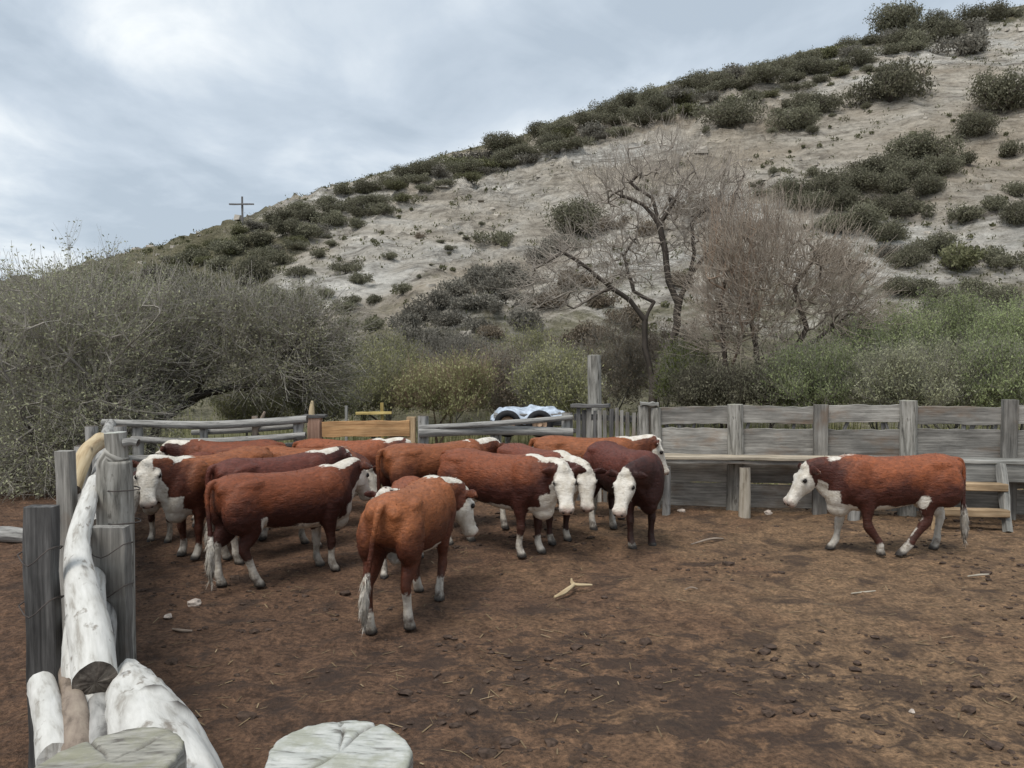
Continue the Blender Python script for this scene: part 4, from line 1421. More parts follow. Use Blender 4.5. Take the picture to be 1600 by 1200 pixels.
    NV = np.empty(nv * 3, np.float32); me.vertices.foreach_get('normal', NV); NV = NV.reshape(-1, 3)
    rgh = np.random.default_rng(seed + 77)
    C4 = np.hstack([C, bl[:, None]])
    pick = rgh.integers(0, nv, 7000); pick = pick[(V[pick, 2] > .30) & (C[pick, 2] < .2)]
    tailv = np.where((V[:, 0] < -.80) & (V[:, 2] < .62))[0]
    tp_ = tailv[rgh.integers(0, len(tailv), 420)] if len(tailv) else tailv
    ids = np.concatenate([pick, tp_])
    nn = NV[ids]
    fl = np.tile([-.55, 0, -.55], (len(ids), 1)) + rgh.normal(0, .45, (len(ids), 3))
    isT = np.arange(len(ids)) >= len(pick)
    fl[isT] = np.array([0, 0, -1.0]) + rgh.normal(0, .12, (int(isT.sum()), 3))
    dd = unit(fl - nn * np.sum(fl * nn, 1, keepdims=True) + nn * np.where(isT, .10, .10)[:, None])
    ww_ = unit(np.cross(nn, dd))
    Lh = np.where(isT, rgh.uniform(.06, .15, len(ids)), rgh.uniform(.015, .040, len(ids)))[:, None]
    wh = np.where(isT, .007, .005)[:, None]
    P0 = V[ids] - nn * .003
    HV = np.stack([P0 + ww_ * wh, P0 - ww_ * wh, P0 + dd * Lh], 1).reshape(-1, 3) * scale
    hm = mesh_np('hair', HV, np.arange(len(HV)).reshape(-1, 3), COAT[coat], attr={'coat': np.repeat(C4[ids], 3, axis=0)}, smooth=True)
    hm.normals_split_custom_set_from_vertices(np.repeat(unit(nn + rgh.normal(0, .16, nn.shape)), 3, axis=0).tolist())
    tag(link('hair', hm, o, MW), kind='stuff')
    # eyes
    bm = bmesh.new(); bmesh.ops.create_uvsphere(bm, u_segments=12, v_segments=8, radius=.027 * scale)
    em = bpy.data.meshes.new('eye'); bm.to_mesh(em); bm.free(); em.materials.append(M['eye'])
    for sg in (1, -1):
        e = (hb + fd * .150 + side * sg * .112 - hup * .002) * scale
        link('eye', em, o, MW @ Matrix.Translation(Vector(e)))
    # nostrils
    nm = bpy.data.meshes.new('nostril')
    bm = bmesh.new(); bmesh.ops.create_uvsphere(bm, u_segments=10, v_segments=6, radius=.013 * scale)
    bm.to_mesh(nm); bm.free(); nm.materials.append(M['eye'])
    for sg in (1, -1):
        e = (hb + fd * .492 + side * sg * .042 - hup * .040) * scale
        link('nostril', nm, o, MW @ Matrix.Translation(Vector(e)))
    if tagged:
        for sg in (-1, 1):
            e = (hb + side * sg * .20 - fd * .03 - hup * .06 + np.array([0, 0, ear_drop * .1])) * scale
            q = MW @ Matrix.Translation(Vector(e))
            tm = bpy.data.meshes.new('ear_tag')
            bm = bmesh.new(); bmesh.ops.create_cube(bm, size=1.0)
            bmesh.ops.scale(bm, vec=(.012, .05, .06), verts=bm.verts)
            bmesh.ops.bevel(bm, geom=bm.edges[:], offset=.005, segments=2, affect='EDGES')
            bm.to_mesh(tm); bm.free(); tm.materials.append(M['tag'])
            link('ear_tag', tm, o, q @ Matrix.Rotation(yaw, 4, 'Z'))
            if sg == 1: break
    return o


D2 = math.radians
# the lone steer on the right, walking left
make_cow('lone red and white steer walking left in front of the board fence', (4.53, 9.38), D2(180), 'red', 0.985,
         poll=(1.07, 0.0, 1.03), face=(D2(8), D2(-54)), legs=((-.30, .0), (.20, .0), (.52, .0), (-.04, .0)), socks=(.13, .44, .12, .50),
         crest=.5, crest_rng=(.25, .6), tail=(.03, .02), seed=1, name='steer', face_red=.2)
# side-on animal left of centre
make_cow('red steer on the left seen side-on with white tail tip and turned-away white face', (-2.40, 8.34), D2(42), 'red', 0.965,
         poll=(1.0, .16, 1.15), face=(D2(22), D2(-55)), legs=((.02, 0), (.05, 0), (-.10, 0), (.20, 0)), socks=(.44, .26, .42, .30),
         crest=1.0, crest_rng=(.1, .95), tail=(-.10, .02), seed=2, name='steer')
# rear view in the middle
make_cow('reddish steer nearest the camera walking away, seen from behind', (-.91, 7.28), D2(77), 'orange', 0.985,
         poll=(.95, -.22, .97), face=(D2(-30), D2(-66)), legs=((.06, 0), (-.16, 0.0), (-.12, 0), (.06, 0)), socks=(.15, .20, .20, .34),
         crest=1.0, crest_rng=(.1, .9), tail=(.10, .06), seed=3, name='steer')
# animal facing right with its head turned to the viewer, centre
make_cow('broad red cow in the centre with white face turned to the camera', (-.16, 9.50), D2(-33), 'red', 1.0,
         poll=(.98, -.12, 1.06), face=(D2(-52), D2(-56)), legs=((.05, 0), (-.04, 0), (.06, 0), (-.06, 0)), socks=(.20, .26, .3, .3),
         crest=.9, crest_rng=(.2, .95), seed=4, fat=1.05)
# just behind it, facing the viewer
make_cow('white-faced cow peering out between the broad red cow and the maroon cow', (.34, 10.25), D2(-56), 'brown', 0.97,
         poll=(1.05, -.02, 1.00), face=(D2(-34), D2(-62)), legs=((0, 0), (.05, 0), (0, 0), (0, 0)), socks=(.12, .12, .3, .3),
         crest=1.3, crest_rng=(.05, .98), seed=5)
# dark maroon one, front view with lowered head
make_cow('dark maroon cow facing the camera with lowered white face', (1.44, 10.06), D2(-70), 'maroon', 1.0,
         poll=(.86, -.46, .98), face=(D2(-48), D2(-56)), legs=((0, 0), (.04, 0), (0, 0), (0, 0)), socks=(.02, .05, .25, .25),
         crest=.0, brisket=.0, belly=.2, seed=6, fat=1.05)
# far one, long back, profile face on the right
make_cow('orange cow behind the maroon one with white face in profile to the right', (1.12, 11.42), D2(-4), 'orange', .985,
         poll=(1.04, .0, 1.12), face=(D2(2), D2(-66)), socks=(.3,) * 4, crest=1.0, crest_rng=(.1, .9), seed=7)
# left of it, heading away with cream nape
make_cow('orange brown cow with a cream coloured nape in the middle of the herd', (-1.0, 10.58), D2(34), 'orange', 1.0,
         poll=(1.0, .05, 1.10), face=(D2(10), D2(-50)), socks=(.3,) * 4, crest=1.5, crest_rng=(-.05, .98), seed=8, fat=1.05)
# behind the side-on one
make_cow('dark brown cow just behind the side-on red steer', (-2.80, 9.36), D2(47), 'maroon', .985,
         poll=(1.0, -.03, 1.13), face=(D2(-8), D2(-50)), socks=(.35,) * 4, crest=1.1, crest_rng=(.15, .8), seed=9)
make_cow('reddish brown cow with dark lowered neck behind the dark brown cow', (-2.80, 10.72), D2(-5), 'orange', .93,
         poll=(.98, -.12, .88), face=(D2(-26), D2(-60)), socks=(.3,) * 4, crest=.3, crest_rng=(.2, .5), seed=10)
make_cow('red cow furthest back in front of the orange plank gate', (-2.45, 11.72), D2(2), 'red', .925,
         poll=(1.0, .0, 1.13), face=(D2(0), D2(-45)), socks=(.3,) * 4, crest=1.0, crest_rng=(.1, .9), seed=11)
# left group
make_cow('orange cow at the far left staring straight at the camera with white face', (-3.58, 9.55), D2(-116), 'orange', .995,
         poll=(.98, -.03, 1.17), face=(D2(49), D2(-62)), legs=((.04, 0), (-.03, 0), (0, 0), (0, 0)), socks=(.16, .16, .3, .3),
         crest=1.2, crest_rng=(.3, .98), seed=12, tagged=True, fat=1.05)
make_cow('red cow behind the far left white-faced one, only its back showing', (-4.08, 11.30), D2(178), 'red', .95,
         poll=(1.0, .0, 1.10), face=(D2(0), D2(-45)), socks=(.3,) * 4, crest=1.3, crest_rng=(-.05, .98), seed=13)
make_cow('mostly hidden cow with pale face between the log fence and the far left cow', (-4.36, 10.26), D2(-104), 'brown', .86,
         poll=(.98, .0, .98), face=(D2(5), D2(-62)), socks=(.3,) * 4, crest=1.0, seed=14)
make_cow('small calf hidden behind the steer seen from behind, white poll showing', (-1.22, 8.66), D2(-94), 'red', .80,
         poll=(.96, -.04, 1.21), face=(D2(0), D2(-55)), socks=(.3,) * 4, crest=1.0, crest_rng=(.1, .98), seed=15, name='calf')


# ------------------------------------------------------------------ trees and bushes
def grow(limbs, targets, seed=0, step=0.22, jit=0.10, curl=0.35, maxn=20):
    """skeleton: explicit limbs (polylines, first point of limb k>0 joins the nearest node), then one twig to every target"""
    r = np.random.default_rng(seed)
    pos, par = [], []
    def nearest(p, A):
        d = np.linalg.norm(A - p, axis=1)
        return int(np.argmin(d)), float(d.min())
    for li, L in enumerate(limbs):
        L = [np.array(q, float) for q in L]
        prev = -1
        if li and pos:
            prev, dd = nearest(L[0], np.array(pos))
            L[0] = pos[prev]
        for a, b in zip(L[:-1], L[1:]):
            k = max(1, int(np.linalg.norm(b - a) / step))
            for i in range(k + 1 if prev == -1 else k):
                t = (i + (0 if prev == -1 else 1)) / k
                p = a + (b - a) * min(t, 1)
                if prev != -1 and t < 1:
                    p = p + r.normal(0, jit * step, 3)
                pos.append(p); par.append(prev); prev = len(pos) - 1
    cap = len(pos) + len(targets) * (maxn + 1)
    A = np.zeros((cap, 3)); PA = np.full(cap, -1); n = len(pos)
    A[:n] = pos; PA[:n] = par
    T = np.array(targets)
    d0 = np.min(np.linalg.norm(T[:, None] - A[None, :n], axis=2), axis=1)
    for ti in np.argsort(d0):
        p = T[ti]
        d = np.linalg.norm(A[:n] - p, axis=1)
        i = int(np.argmin(d))
        L = d[i]
        k = int(min(maxn, max(1, round(L / step))))
        base = A[i]
        bd = A[i] - A[PA[i]] if PA[i] >= 0 else np.array([0, 0, 1.0])
        bd = bd / (np.linalg.norm(bd) + 1e-9)
        c = base + bd * L * curl + r.normal(0, jit * L * .5, 3)
        prev = i
        for q in range(1, k + 1):
            t = q / k
            x = (1 - t) ** 2 * base + 2 * t * (1 - t) * c + t * t * p + (r.normal(0, jit * step, 3) if q < k else 0)
            A[n] = x; PA[n] = prev; prev = n; n += 1
    return A[:n], PA[:n]


def radii(A, PA, r0, p=2.4, rmax=None):
    n = len(A)
    acc = np.zeros(n)
    kids = np.bincount(PA[PA >= 0], minlength=n)
    for i in range(n - 1, -1, -1):
        if kids[i] == 0:
            acc[i] = 1.0
        if PA[i] >= 0:
            acc[PA[i]] += acc[i]
    rad = r0 * acc ** (1 / p)
    if rmax: rad = rad * min(1.0, rmax / rad.max()) if rad.max() > rmax else r0 + (rad - r0) * (rmax - r0) / (rad.max() - r0)
    return rad, kids


def tubes(A, PA, rad, sides=4, thin_at=0.03):
    e = np.where(PA >= 0)[0]
    a, b = A[PA[e]], A[e]
    ra, rb = np.minimum(rad[PA[e]], rad[e] * 1.6), rad[e]
    T = unit(b - a)
    ref = np.where(np.abs(T[:, 2:3]) < .9, np.array([[0, 0, 1.0]]), np.array([[1.0, 0, 0]]))
    U = unit(np.cross(T, ref)); W = np.cross(T, U)
    th = np.linspace(0, 2 * np.pi, sides, endpoint=False)
    cs, sn = np.cos(th)[None, :, None], np.sin(th)[None, :, None]
    off = cs * U[:, None] + sn * W[:, None]
    Va = a[:, None] + off * ra[:, None, None]
    Vb = b[:, None] + T[:, None] * rb[:, None, None] * .5 + off * rb[:, None, None]
    V = np.concatenate([Va, Vb], 1).reshape(-1, 3)
    m = len(e)
    o = (np.arange(m) * 2 * sides)[:, None, None]
    k = np.arange(sides); k2 = (k + 1) % sides
    q = np.stack([k, k2, k2 + sides, k + sides], 1)[None]
    Fq = (o + q).reshape(-1, 4)
    thin = np.repeat(np.clip(1 - (rb - thin_at * .3) / thin_at, 0, 1), 2 * sides)
    return V, Fq, thin


def leaves(C, n_each, size, seed=0, spread=0.1, up=0.2, aspect=0.4, droop=0.0):
    """diamond leaves round the points C"""
    r = np.random.default_rng(seed)
    P = np.repeat(C, n_each, axis=0)
    m = len(P)
    P = P + r.normal(0, spread, (m, 3))
    d = r.normal(0, 1, (m, 3)); d[:, 2] += up * 2; d = unit(d)
    d[:, 2] -= droop; d = unit(d)
    s = unit(np.cross(d, r.normal(0, 1, (m, 3))))
    L = size * r.uniform(.6, 1.4, m)[:, None]
    V = np.stack([P - d * L * .5, P + s * L * aspect * .5, P + d * L * .5, P - s * L * aspect * .5], 1).reshape(-1, 3)
    Fq = np.arange(m * 4).reshape(-1, 4)
    tint = np.clip(r.normal(.5, .25, m), 0, 1)
    return V, Fq, np.repeat(tint, 4)


def ell_pts(c, r, n, rg, shell=0.45, zmin=-1.0):
    """points in an ellipsoid, favouring its outside"""
    out = []
    c, r = np.array(c), np.array(r)
    while len(out) < n:
        v = rg.normal(0, 1, 3); v /= np.linalg.norm(v)
        k = rg.uniform(shell, 1.0) if rg.random() < .75 else rg.uniform(0.1, 1)
        v = v * k
        if v[2] < zmin: continue
        out.append(c + v * r)
    return np.array(out)


def make_tree(name, label, cat, limbs, blobs, leafmat, twigmat, seed=0, r0=.006, rmax=.16, step=.22, n_leaf=0, leaf_size=.06, leaf_spread=.05, curl=.30, jit=.07, group=None, sides=4, aspect=.4, extra_pts=None, up=.2, zmin=-1.0,
              spurs=5, spur_len=(.25, .7), spur_up=.5, out=.6):
    """limbs, then branches to points in the crown blobs, then straight fine spurs, then leaves along the spurs"""
    rg = np.random.default_rng(seed + 500)
    T = np.vstack([ell_pts(c, r, n, rg, zmin=zmin) for c, r, n in blobs] + ([extra_pts] if extra_pts is not None else []))
    T = T[T[:, 2] > .05]
    A, PA = grow(limbs, T, seed, step, jit, curl)
    n0 = len(A)
    nl = sum(len(L) for L in limbs)
    kid = np.bincount(PA[PA >= 0], minlength=n0)
    cand = np.where(np.arange(n0) > n0 - len(T) * 8)[0] if n0 > len(T) * 8 else np.arange(nl, n0)
    if spurs:
        ids = np.repeat(cand, 1)[rg.integers(0, len(cand), spurs * len(T))]
        ctr = np.mean(T, axis=0); ctr[2] -= .4
        d = unit(A[ids] - A[np.maximum(PA[ids], 0)]) * .5 + unit(A[ids] - ctr) * out + rg.normal(0, .45, (len(ids), 3))
        d[:, 2] += spur_up
        d = unit(d)
        L = rg.uniform(*spur_len, len(ids))[:, None]
        m1 = A[ids] + d * L * .5 + rg.normal(0, .02, (len(ids), 3)) * L
        d2 = unit(d + rg.normal(0, .25, d.shape) + np.array([0, 0, spur_up * .3]))
        m2 = m1 + d2 * L * .5
        k = len(ids)
        A = np.vstack([A, m1, m2]); PA = np.concatenate([PA, ids, n0 + np.arange(k)])
    rad, kids = radii(A, PA, r0, 2.5, rmax)
    base = Vector(limbs[0][0]); base.z = 0
    root = thing(name, label, cat, base, group)
    V, Fq, th = tubes(A, PA, rad, sides)
    bv = np.array(base)
    big = rad[np.where(PA >= 0)[0]] > r0 * 2.6
    link('trunk', mesh_np('trunk', V - bv, Fq, twigmat, attr={'thin': th}), root, Matrix.Translation(base))
    if n_leaf:
        if spurs:
            f = rg.uniform(.1, 1, (k, n_leaf, 1))
            C = (A[ids][:, None] * (1 - f) + m2[:, None] * f).reshape(-1, 3)
        else:
            C = np.repeat(A[rad < r0 * 2.2], n_leaf, axis=0)
        V, Fq, ti = leaves(C, 1, leaf_size, seed, leaf_spread, up, aspect)
        lob = np.repeat(np.clip(.5 + .9 * fbm(C[:, 0] * 1.6 + seed, C[:, 2] * 1.6 + C[:, 1], 3, seed), 0, 1), 4)
        ti = np.clip(ti * .55 + lob * .45, 0, 1)
        ok = V.reshape(-1, 4, 3)[:, :, 2].min(1) > 0.0
        V = V.reshape(-1, 4, 3)[ok].reshape(-1, 3); ti = ti.reshape(-1, 4)[ok].ravel(); Fq = np.arange(len(V)).reshape(-1, 4)
        link('crown', mesh_np('crown', V - bv, Fq, leafmat, attr={'tint': ti}, smooth=False), root, Matrix.Translation(base))
    return root


def Z(px, py, d):
    v = at(px, py, d); return (v.x, v.y, v.z)


def Zg(px, d):
    v = at(px, 600, d); return (v.x, v.y, -0.1)


def E(px, py, wpx, hpx, d, n, deep=None):
    """blob of twig tips: centre pixel, width and height in pixels, distance"""
    rx, rz = wpx / F * d / 2, hpx / F * d / 2
    return (Z(px, py, d), (rx, deep if deep else rx * .8, rz), n)


# big thorn tree on the left: leaning dark trunk, dense grey green twigs down to the ground
make_tree('thorn_tree', 'big dense grey green thorn tree filling the left behind the log fence', 'tree',
          [[Zg(150, 14.5), Z(170, 720, 14.5), Z(200, 670, 14.5), Z(230, 620, 14.5)], [Z(200, 670, 14.5), Z(110, 640, 14.3), Z(40, 560, 14.2)], [Z(230, 620, 14.5), Z(180, 550, 14.4), Z(120, 490, 14.4)],
           [Z(200, 670, 14.5), Z(60, 700, 13.9), Z(-20, 690, 13.8)], [Z(200, 670, 14.5), Z(150, 600, 13.6), Z(90, 540, 13.2), Z(60, 480, 13.2)], [Z(150, 600, 13.6), Z(200, 540, 13.3), Z(250, 490, 13.4)], [Z(60, 700, 13.9), Z(30, 640, 13.2), Z(0, 560, 13.0)]],
          [E(60, 600, 300, 330, 14.3, 520), E(190, 540, 260, 190, 14.5, 380), E(60, 730, 260, 130, 13.7, 300), E(150, 660, 220, 150, 13.9, 240), E(-80, 620, 260, 330, 14.6, 200)],
          M['leaf_grey'], M['twig_grey'], 1, .0056, .12, .22, 5, .055, .07, sides=3, spurs=7, spur_len=(.3, .9), spur_up=.25)
make_tree('thorn_tree', 'leaning thorn tree whose sparse pale crown hangs over the back rail fence', 'tree',
          [[Zg(225, 15.6), Z(250, 655, 15.6), Z(310, 618, 15.5), Z(400, 600, 15.4), Z(470, 612, 15.4)], [Z(310, 618, 15.5), Z(330, 560, 15.5), Z(360, 500, 15.5)], [Z(400, 600, 15.4), Z(450, 550, 15.3), Z(490, 500, 15.3)],
           [Z(250, 655, 15.6), Z(240, 580, 15.6), Z(250, 520, 15.7)]],
          [E(300, 535, 200, 170, 15.6, 330), E(410, 540, 180, 170, 15.4, 300), E(490, 550, 120, 170, 15.3, 200), E(330, 492, 190, 80, 15.8, 110), E(450, 590, 170, 60, 15.2, 110), E(255, 600, 110, 90, 15.4, 120)],
          M['leaf_grey'], M['twig_grey'], 2, .0050, .11, .22, 5, .054, .05, sides=3, spurs=6, spur_len=(.3, .8), spur_up=.25)
# sprigs rising above the ridge line at the far left
make_tree('slender_bush', 'tall wispy bush whose sprigs stand against the sky at the far left', 'bush',
          [[Zg(90, 19), Z(100, 560, 19), Z(105, 480, 19), Z(108, 392, 19)], [Z(100, 560, 19), Z(150, 470, 19), Z(168, 405, 19)], [Z(100, 560, 19), Z(60, 480, 19), Z(55, 445, 19)]],
          [E(100, 470, 110, 70, 19, 70), E(60, 510, 160, 80, 19, 130), E(165, 450, 60, 60, 19, 40), E(15, 530, 100, 70, 19, 80), E(200, 500, 150, 60, 19, 90), E(120, 560, 240, 120, 19, 150)],
          M['leaf_grey'], M['twig_grey'], 3, .006, .06, .28, 3, .075, .05, sides=3, spurs=8, spur_len=(.4, .9), spur_up=.6)

# bare tree in the middle
make_tree('bare_tree', 'leafless forked tree standing behind the pickets in the middle', 'tree',
          [[Zg(1020, 22), Z(1021, 600, 22), Z(1035, 560, 22), Z(1055, 520, 22), Z(1060, 475, 22)],
           [Z(1021, 600, 22), Z(1008, 545, 22), Z(1008, 500, 22), Z(985, 470, 22), Z(955, 450, 22), Z(920, 420, 21.8), Z(880, 395, 21.6), Z(835, 420, 21.5)],
           [Z(1008, 500, 22), Z(1022, 472, 22.2), Z(990, 455, 22.4), Z(975, 400, 22.5), Z(990, 375, 22.6)],
           [Z(1060, 475, 22), Z(1045, 440, 22), Z(1040, 395, 22), Z(1030, 350, 22), Z(1005, 320, 22), Z(955, 298, 22)],
           [Z(1030, 350, 22), Z(1020, 310, 22), Z(985, 285, 22), Z(1000, 270, 22)],
           [Z(1030, 350, 22), Z(1055, 310, 22), Z(1075, 275, 22)],
           [Z(1060, 475, 22), Z(1078, 430, 22), Z(1085, 395, 22), Z(1080, 350, 22), Z(1095, 330, 22)],
           [Z(1078, 430, 22), Z(1110, 390, 21.8), Z(1138, 350, 21.6), Z(1150, 300, 21.6), Z(1160, 280, 21.6)],
           [Z(955, 450, 22), Z(925, 465, 21.7), Z(880, 490, 21.5)]],
          [E(1020, 330, 190, 150, 22, 190, 1.5), E(1090, 340, 130, 130, 22, 150, 1.3), E(1040, 262, 180, 100, 22, 110, 1.3), E(920, 410, 160, 130, 21.8, 130, 1.2), E(990, 420, 110, 110, 22.2, 80, 1.2), E(860, 440, 120, 90, 21.6, 90, 1), E(1130, 310, 90, 120, 21.7, 120, 1), E(950, 300, 90, 70, 22, 60, 1)],
          None, M['twig_red'], 4, .0038, .125, .25, 0, curl=.25, jit=.06, sides=4, spurs=3, spur_len=(.4, 1.1), spur_up=.5)
# bare willow bush to its right, dark twisted base
make_tree('bare_willow', 'leafless reddish willow bush with a dark twisted base behind the board fence', 'bush',
          [[Zg(1150, 20.5), Z(1160, 600, 20.5), Z(1185, 585, 20.5), Z(1235, 560, 20.3), Z(1260, 515, 20.3)], [Z(1160, 600, 20.5), Z(1135, 580, 20.5), Z(1120, 550, 20.5)], [Z(1185, 585, 20.5), Z(1180, 540, 20.7), Z(1170, 470, 20.7), Z(1160, 400, 20.8)],
           [Z(1235, 560, 20.3), Z(1290, 520, 20.2), Z(1350, 470, 20.1)], [Z(1260, 515, 20.3), Z(1240, 450, 20.4), Z(1262, 420, 20.4), Z(1275, 400, 20.4)], [Z(1135, 580, 20.5), Z(1125, 480, 20.6), Z(1135, 420, 20.6)]],
          [E(1150, 440, 110, 210, 20.6, 210, 1.2), E(1220, 430, 150, 190, 20.5, 210, 1.3), E(1290, 450, 150, 150, 20.2, 190, 1.2), E(1330, 500, 110, 110, 20.1, 90, 1), E(1190, 520, 170, 110, 20.4, 130, 1.2), E(1110, 510, 70, 140, 20.6, 80, .8), E(1200, 370, 130, 90, 20.6, 90, 1)],
          M['leaf_brown'], M['twig_warm'], 5, .0042, .13, .25, 0, curl=.25, jit=.06, sides=3, spurs=4, spur_len=(.5, 1.2), spur_up=.7)
# stand of straight tan shoots in it
pts = np.array([Z(1100 + 130 * random.random(), 350 + 170 * random.random(), 20.0 + random.random()) for _ in range(90)])
make_tree('shoot_clump', 'clump of straight tan shoots rising between bare tree and willow bush', 'bush',
          [[Zg(1135, 20.3), Z(1138, 615, 20.3), Z(1140, 590, 20.3)]], [E(1150, 480, 90, 160, 20.4, 60, .8)], None, M['twig_tan'], 6, .006, .035, .6, 0, curl=.1, jit=.02, extra_pts=pts, spurs=2, spur_len=(.6, 1.3), spur_up=2.0, out=.1)

# leafy bushes
def bush(name, label, px, py, w, h, d, leafmat, twig, seed, dens=1.0, lsize=.065, nl=5, aspect=.36, group=None):
    bl = []
    rg = random.Random(seed)
    n = max(60, int(240 * dens * (w * h) / (150 * 110) ** 1.0))
    n = min(n, 620)
    bl.append(E(px, py, w * .9, h * .9, d, n // 2))
    for k in range(4):
        bl.append(E(px + rg.uniform(-.36, .36) * w, py + rg.uniform(-.2, .38) * h, w * rg.uniform(.35, .55), h * rg.uniform(.45, .75), d + rg.uniform(-.6, .4), n // 8))
    bl.append(E(px, py + h * .30, w * .95, h * .62, d - .2, n // 2))
    base = Zg(px, d)
    top = Z(px, py, d)
    limbs = [[base, (base[0], base[1], max(.15, top[2] * .25)), (base[0] + .1, base[1], max(.3, top[2] * .5))]]
    hw = w / F * d * .3
    for k in range(4):
        limbs.append([(base[0], base[1], .12), (base[0] + rg.uniform(-hw, hw) * .5, base[1] + rg.uniform(-.4, .4), max(.2, top[2] * .4)), (base[0] + rg.uniform(-hw, hw), base[1] + rg.uniform(-.6, .6), max(.35, top[2] * rg.uniform(.7, 1.0)))])
    return make_tree(name, label, 'bush', limbs, bl, leafmat, twig, seed, .005, .04, .28, nl, lsize, .05, curl=.3, jit=.08, aspect=aspect, group=group, up=.7, sides=3, spurs=14, spur_len=(.25, .75), spur_up=1.0, out=.35)


G1 = 'green bushes behind the board fence'
bush('green_bush', 'soft green bush behind the board fence, nearest the willow', 1275, 590, 140, 90, 18.6, M['leaf_green'], M['twig_grey'], 11, 1.3, group=G1)
bush('green_bush', 'broad pale green bush behind the second fence bay from the right', 1375, 562, 180, 140, 19.8, M['leaf_green'], M['twig_grey'], 12, 1.1, group=G1)
bush('green_bush', 'tallest green bush behind the steps at the right', 1490, 548, 210, 165, 21.2, M['leaf_green'], M['twig_grey'], 13, 1.1, group=G1)
bush('green_bush', 'feathery green bush cut by the right edge of the picture', 1600, 548, 200, 165, 20.0, M['leaf_green'], M['twig_grey'], 14, 1.0, group=G1)
bush('green_bush', 'grey green bush low behind the fence in front of the tallest green bush', 1430, 596, 190, 80, 17.6, M['leaf_grey'], M['twig_grey'], 15, 1.1, group=G1)
bush('green_bush', 'small bright green bush between the steps and the right edge', 1550, 590, 150, 90, 17.4, M['leaf_green'], M['twig_grey'], 19, 1.1, group=G1)
bush('yellow_green_bush', 'small yellow green bush at the foot of the bare tree', 1068, 590, 76, 80, 21.0, M['leaf_lime'], M['twig_grey'], 16, 2.2)
bush('dark_bush', 'low dark bush under the bare willow', 1110, 612, 120, 46, 19.5, M['leaf_hill'], M['twig_dark'], 17, 2.0)
bush('dark_bush', 'low dark tangle at the foot of the willow behind the fence', 1205, 608, 110, 48, 19.2, M['leaf_hill'], M['twig_dark'], 18, 1.8)
G2 = 'olive brush between the pen and the hill'
bush('olive_bush', 'olive bush behind the orange plank gate', 580, 598, 150, 85, 18.5, M['leaf_olive'], M['twig_grey'], 21, 1.2, group=G2)
bush('olive_bush', 'light olive bush behind the left end of the pole fence', 690, 610, 140, 68, 18.0, M['leaf_olive'], M['twig_tan'], 22, 1.2, group=G2)
bush('drab_bush', 'drab brownish bush behind the covered trailer', 790, 598, 150, 86, 19.5, M['leaf_brown'], M['twig_grey'], 23, 1.1, group=G2)
bush('olive_bush', 'green olive bush left of the tall pale post', 872, 602, 120, 84, 18.0, M['leaf_olive'], M['twig_grey'], 24, 1.3, group=G2)
bush('olive_bush', 'low grassy olive bush behind the back rail fence', 400, 640, 140, 46, 18.0, M['leaf_olive'], M['twig_grey'], 25, 1.6, group=G2)
bush('grey_bush', 'grey twiggy bush between the tall post and the bare tree', 958, 560, 120, 120, 24.0, M['leaf_brown'], M['twig_grey'], 26, .6, group=G2)
bush('drab_bush', 'wide dry bush at the foot of the hill behind the olive bushes', 700, 572, 200, 80, 24.0, M['leaf_hill_grey'], M['twig_grey'], 27, 1.0, group=G2)
bush('olive_bush', 'olive bush under the overhanging thorn crown', 500, 630, 110, 50, 17.0, M['leaf_olive'], M['twig_grey'], 28, 1.6, group=G2)
bush('olive_bush', 'tall soft olive bush right of the thorn crown above the gate', 610, 572, 130, 90, 22.5, M['leaf_olive'], M['twig_grey'], 29, 1.0, group=G2)
bush('olive_bush', 'soft olive bush on the foot of the hill above the trailer', 835, 568, 140, 90, 23.0, M['leaf_olive'], M['twig_grey'], 30, 1.0, group=G2)
bush('drab_bush', 'brown brush at the foot of the hill behind the bare tree', 1040, 560, 120, 90, 24.5, M['leaf_brown'], M['twig_red'], 31, .9, group=G2)


# ------------------------------------------------------------------ shrubs on the hill
def shrub_mesh(seed, mat, n=900, lobes=8, twig='twig_dark', flat=0.50, leaf=.052, wide=.40):
    """one shrub about 1 m across, standing on z = 0"""
    rg = np.random.default_rng(seed)
    C = []
    for k in range(lobes):
        a, q = rg.uniform(0, 2 * np.pi), rg.uniform(0.0, wide)
        cc = np.array([q * np.cos(a), q * np.sin(a), rg.uniform(.14, .36) * flat / .62])
        rr = np.array([rg.uniform(.16, .28), rg.uniform(.16, .28), rg.uniform(.14, .26) * flat / .62])
        C.append(ell_pts(cc, rr, n // lobes, rg, .5))
    C = np.vstack(C); C = C[C[:, 2] > .0]
    V, Fq, ti = leaves(C, 3, leaf, seed, .026, .5, .5)
    lob = np.repeat(np.clip(.5 + .35 * fbm(C[:, 0] * 4 + seed, C[:, 2] * 4 + C[:, 1] * 3, 2, seed), 0, 1), 12)
    ti = np.clip(ti * .6 + lob * .4, 0, 1)
    A, PA = grow([[(0, 0, -.08), (0, 0, .05)]] + [[(0, 0, 0), tuple(C[rg.integers(len(C))] * .7)] for _ in range(5)], C[::9], seed, .1, .1)
    rad, _ = radii(A, PA, .004, 2.3, .028)
    V2, F2, th = tubes(A, PA, rad, 3)
    Vv = np.vstack([V, V2]); Ff = np.vstack([Fq, F2 + len(V)])
    mi = np.concatenate([np.zeros(len(Fq)), np.ones(len(F2))])
    return mesh_np('hill_shrub', Vv, Ff, attr={'tint': np.concatenate([ti, np.full(len(V2), .3)]), 'thin': np.concatenate([np.zeros(len(V)), th])}, mats=[mat, M[twig]], mat_idx=mi, smooth=False)


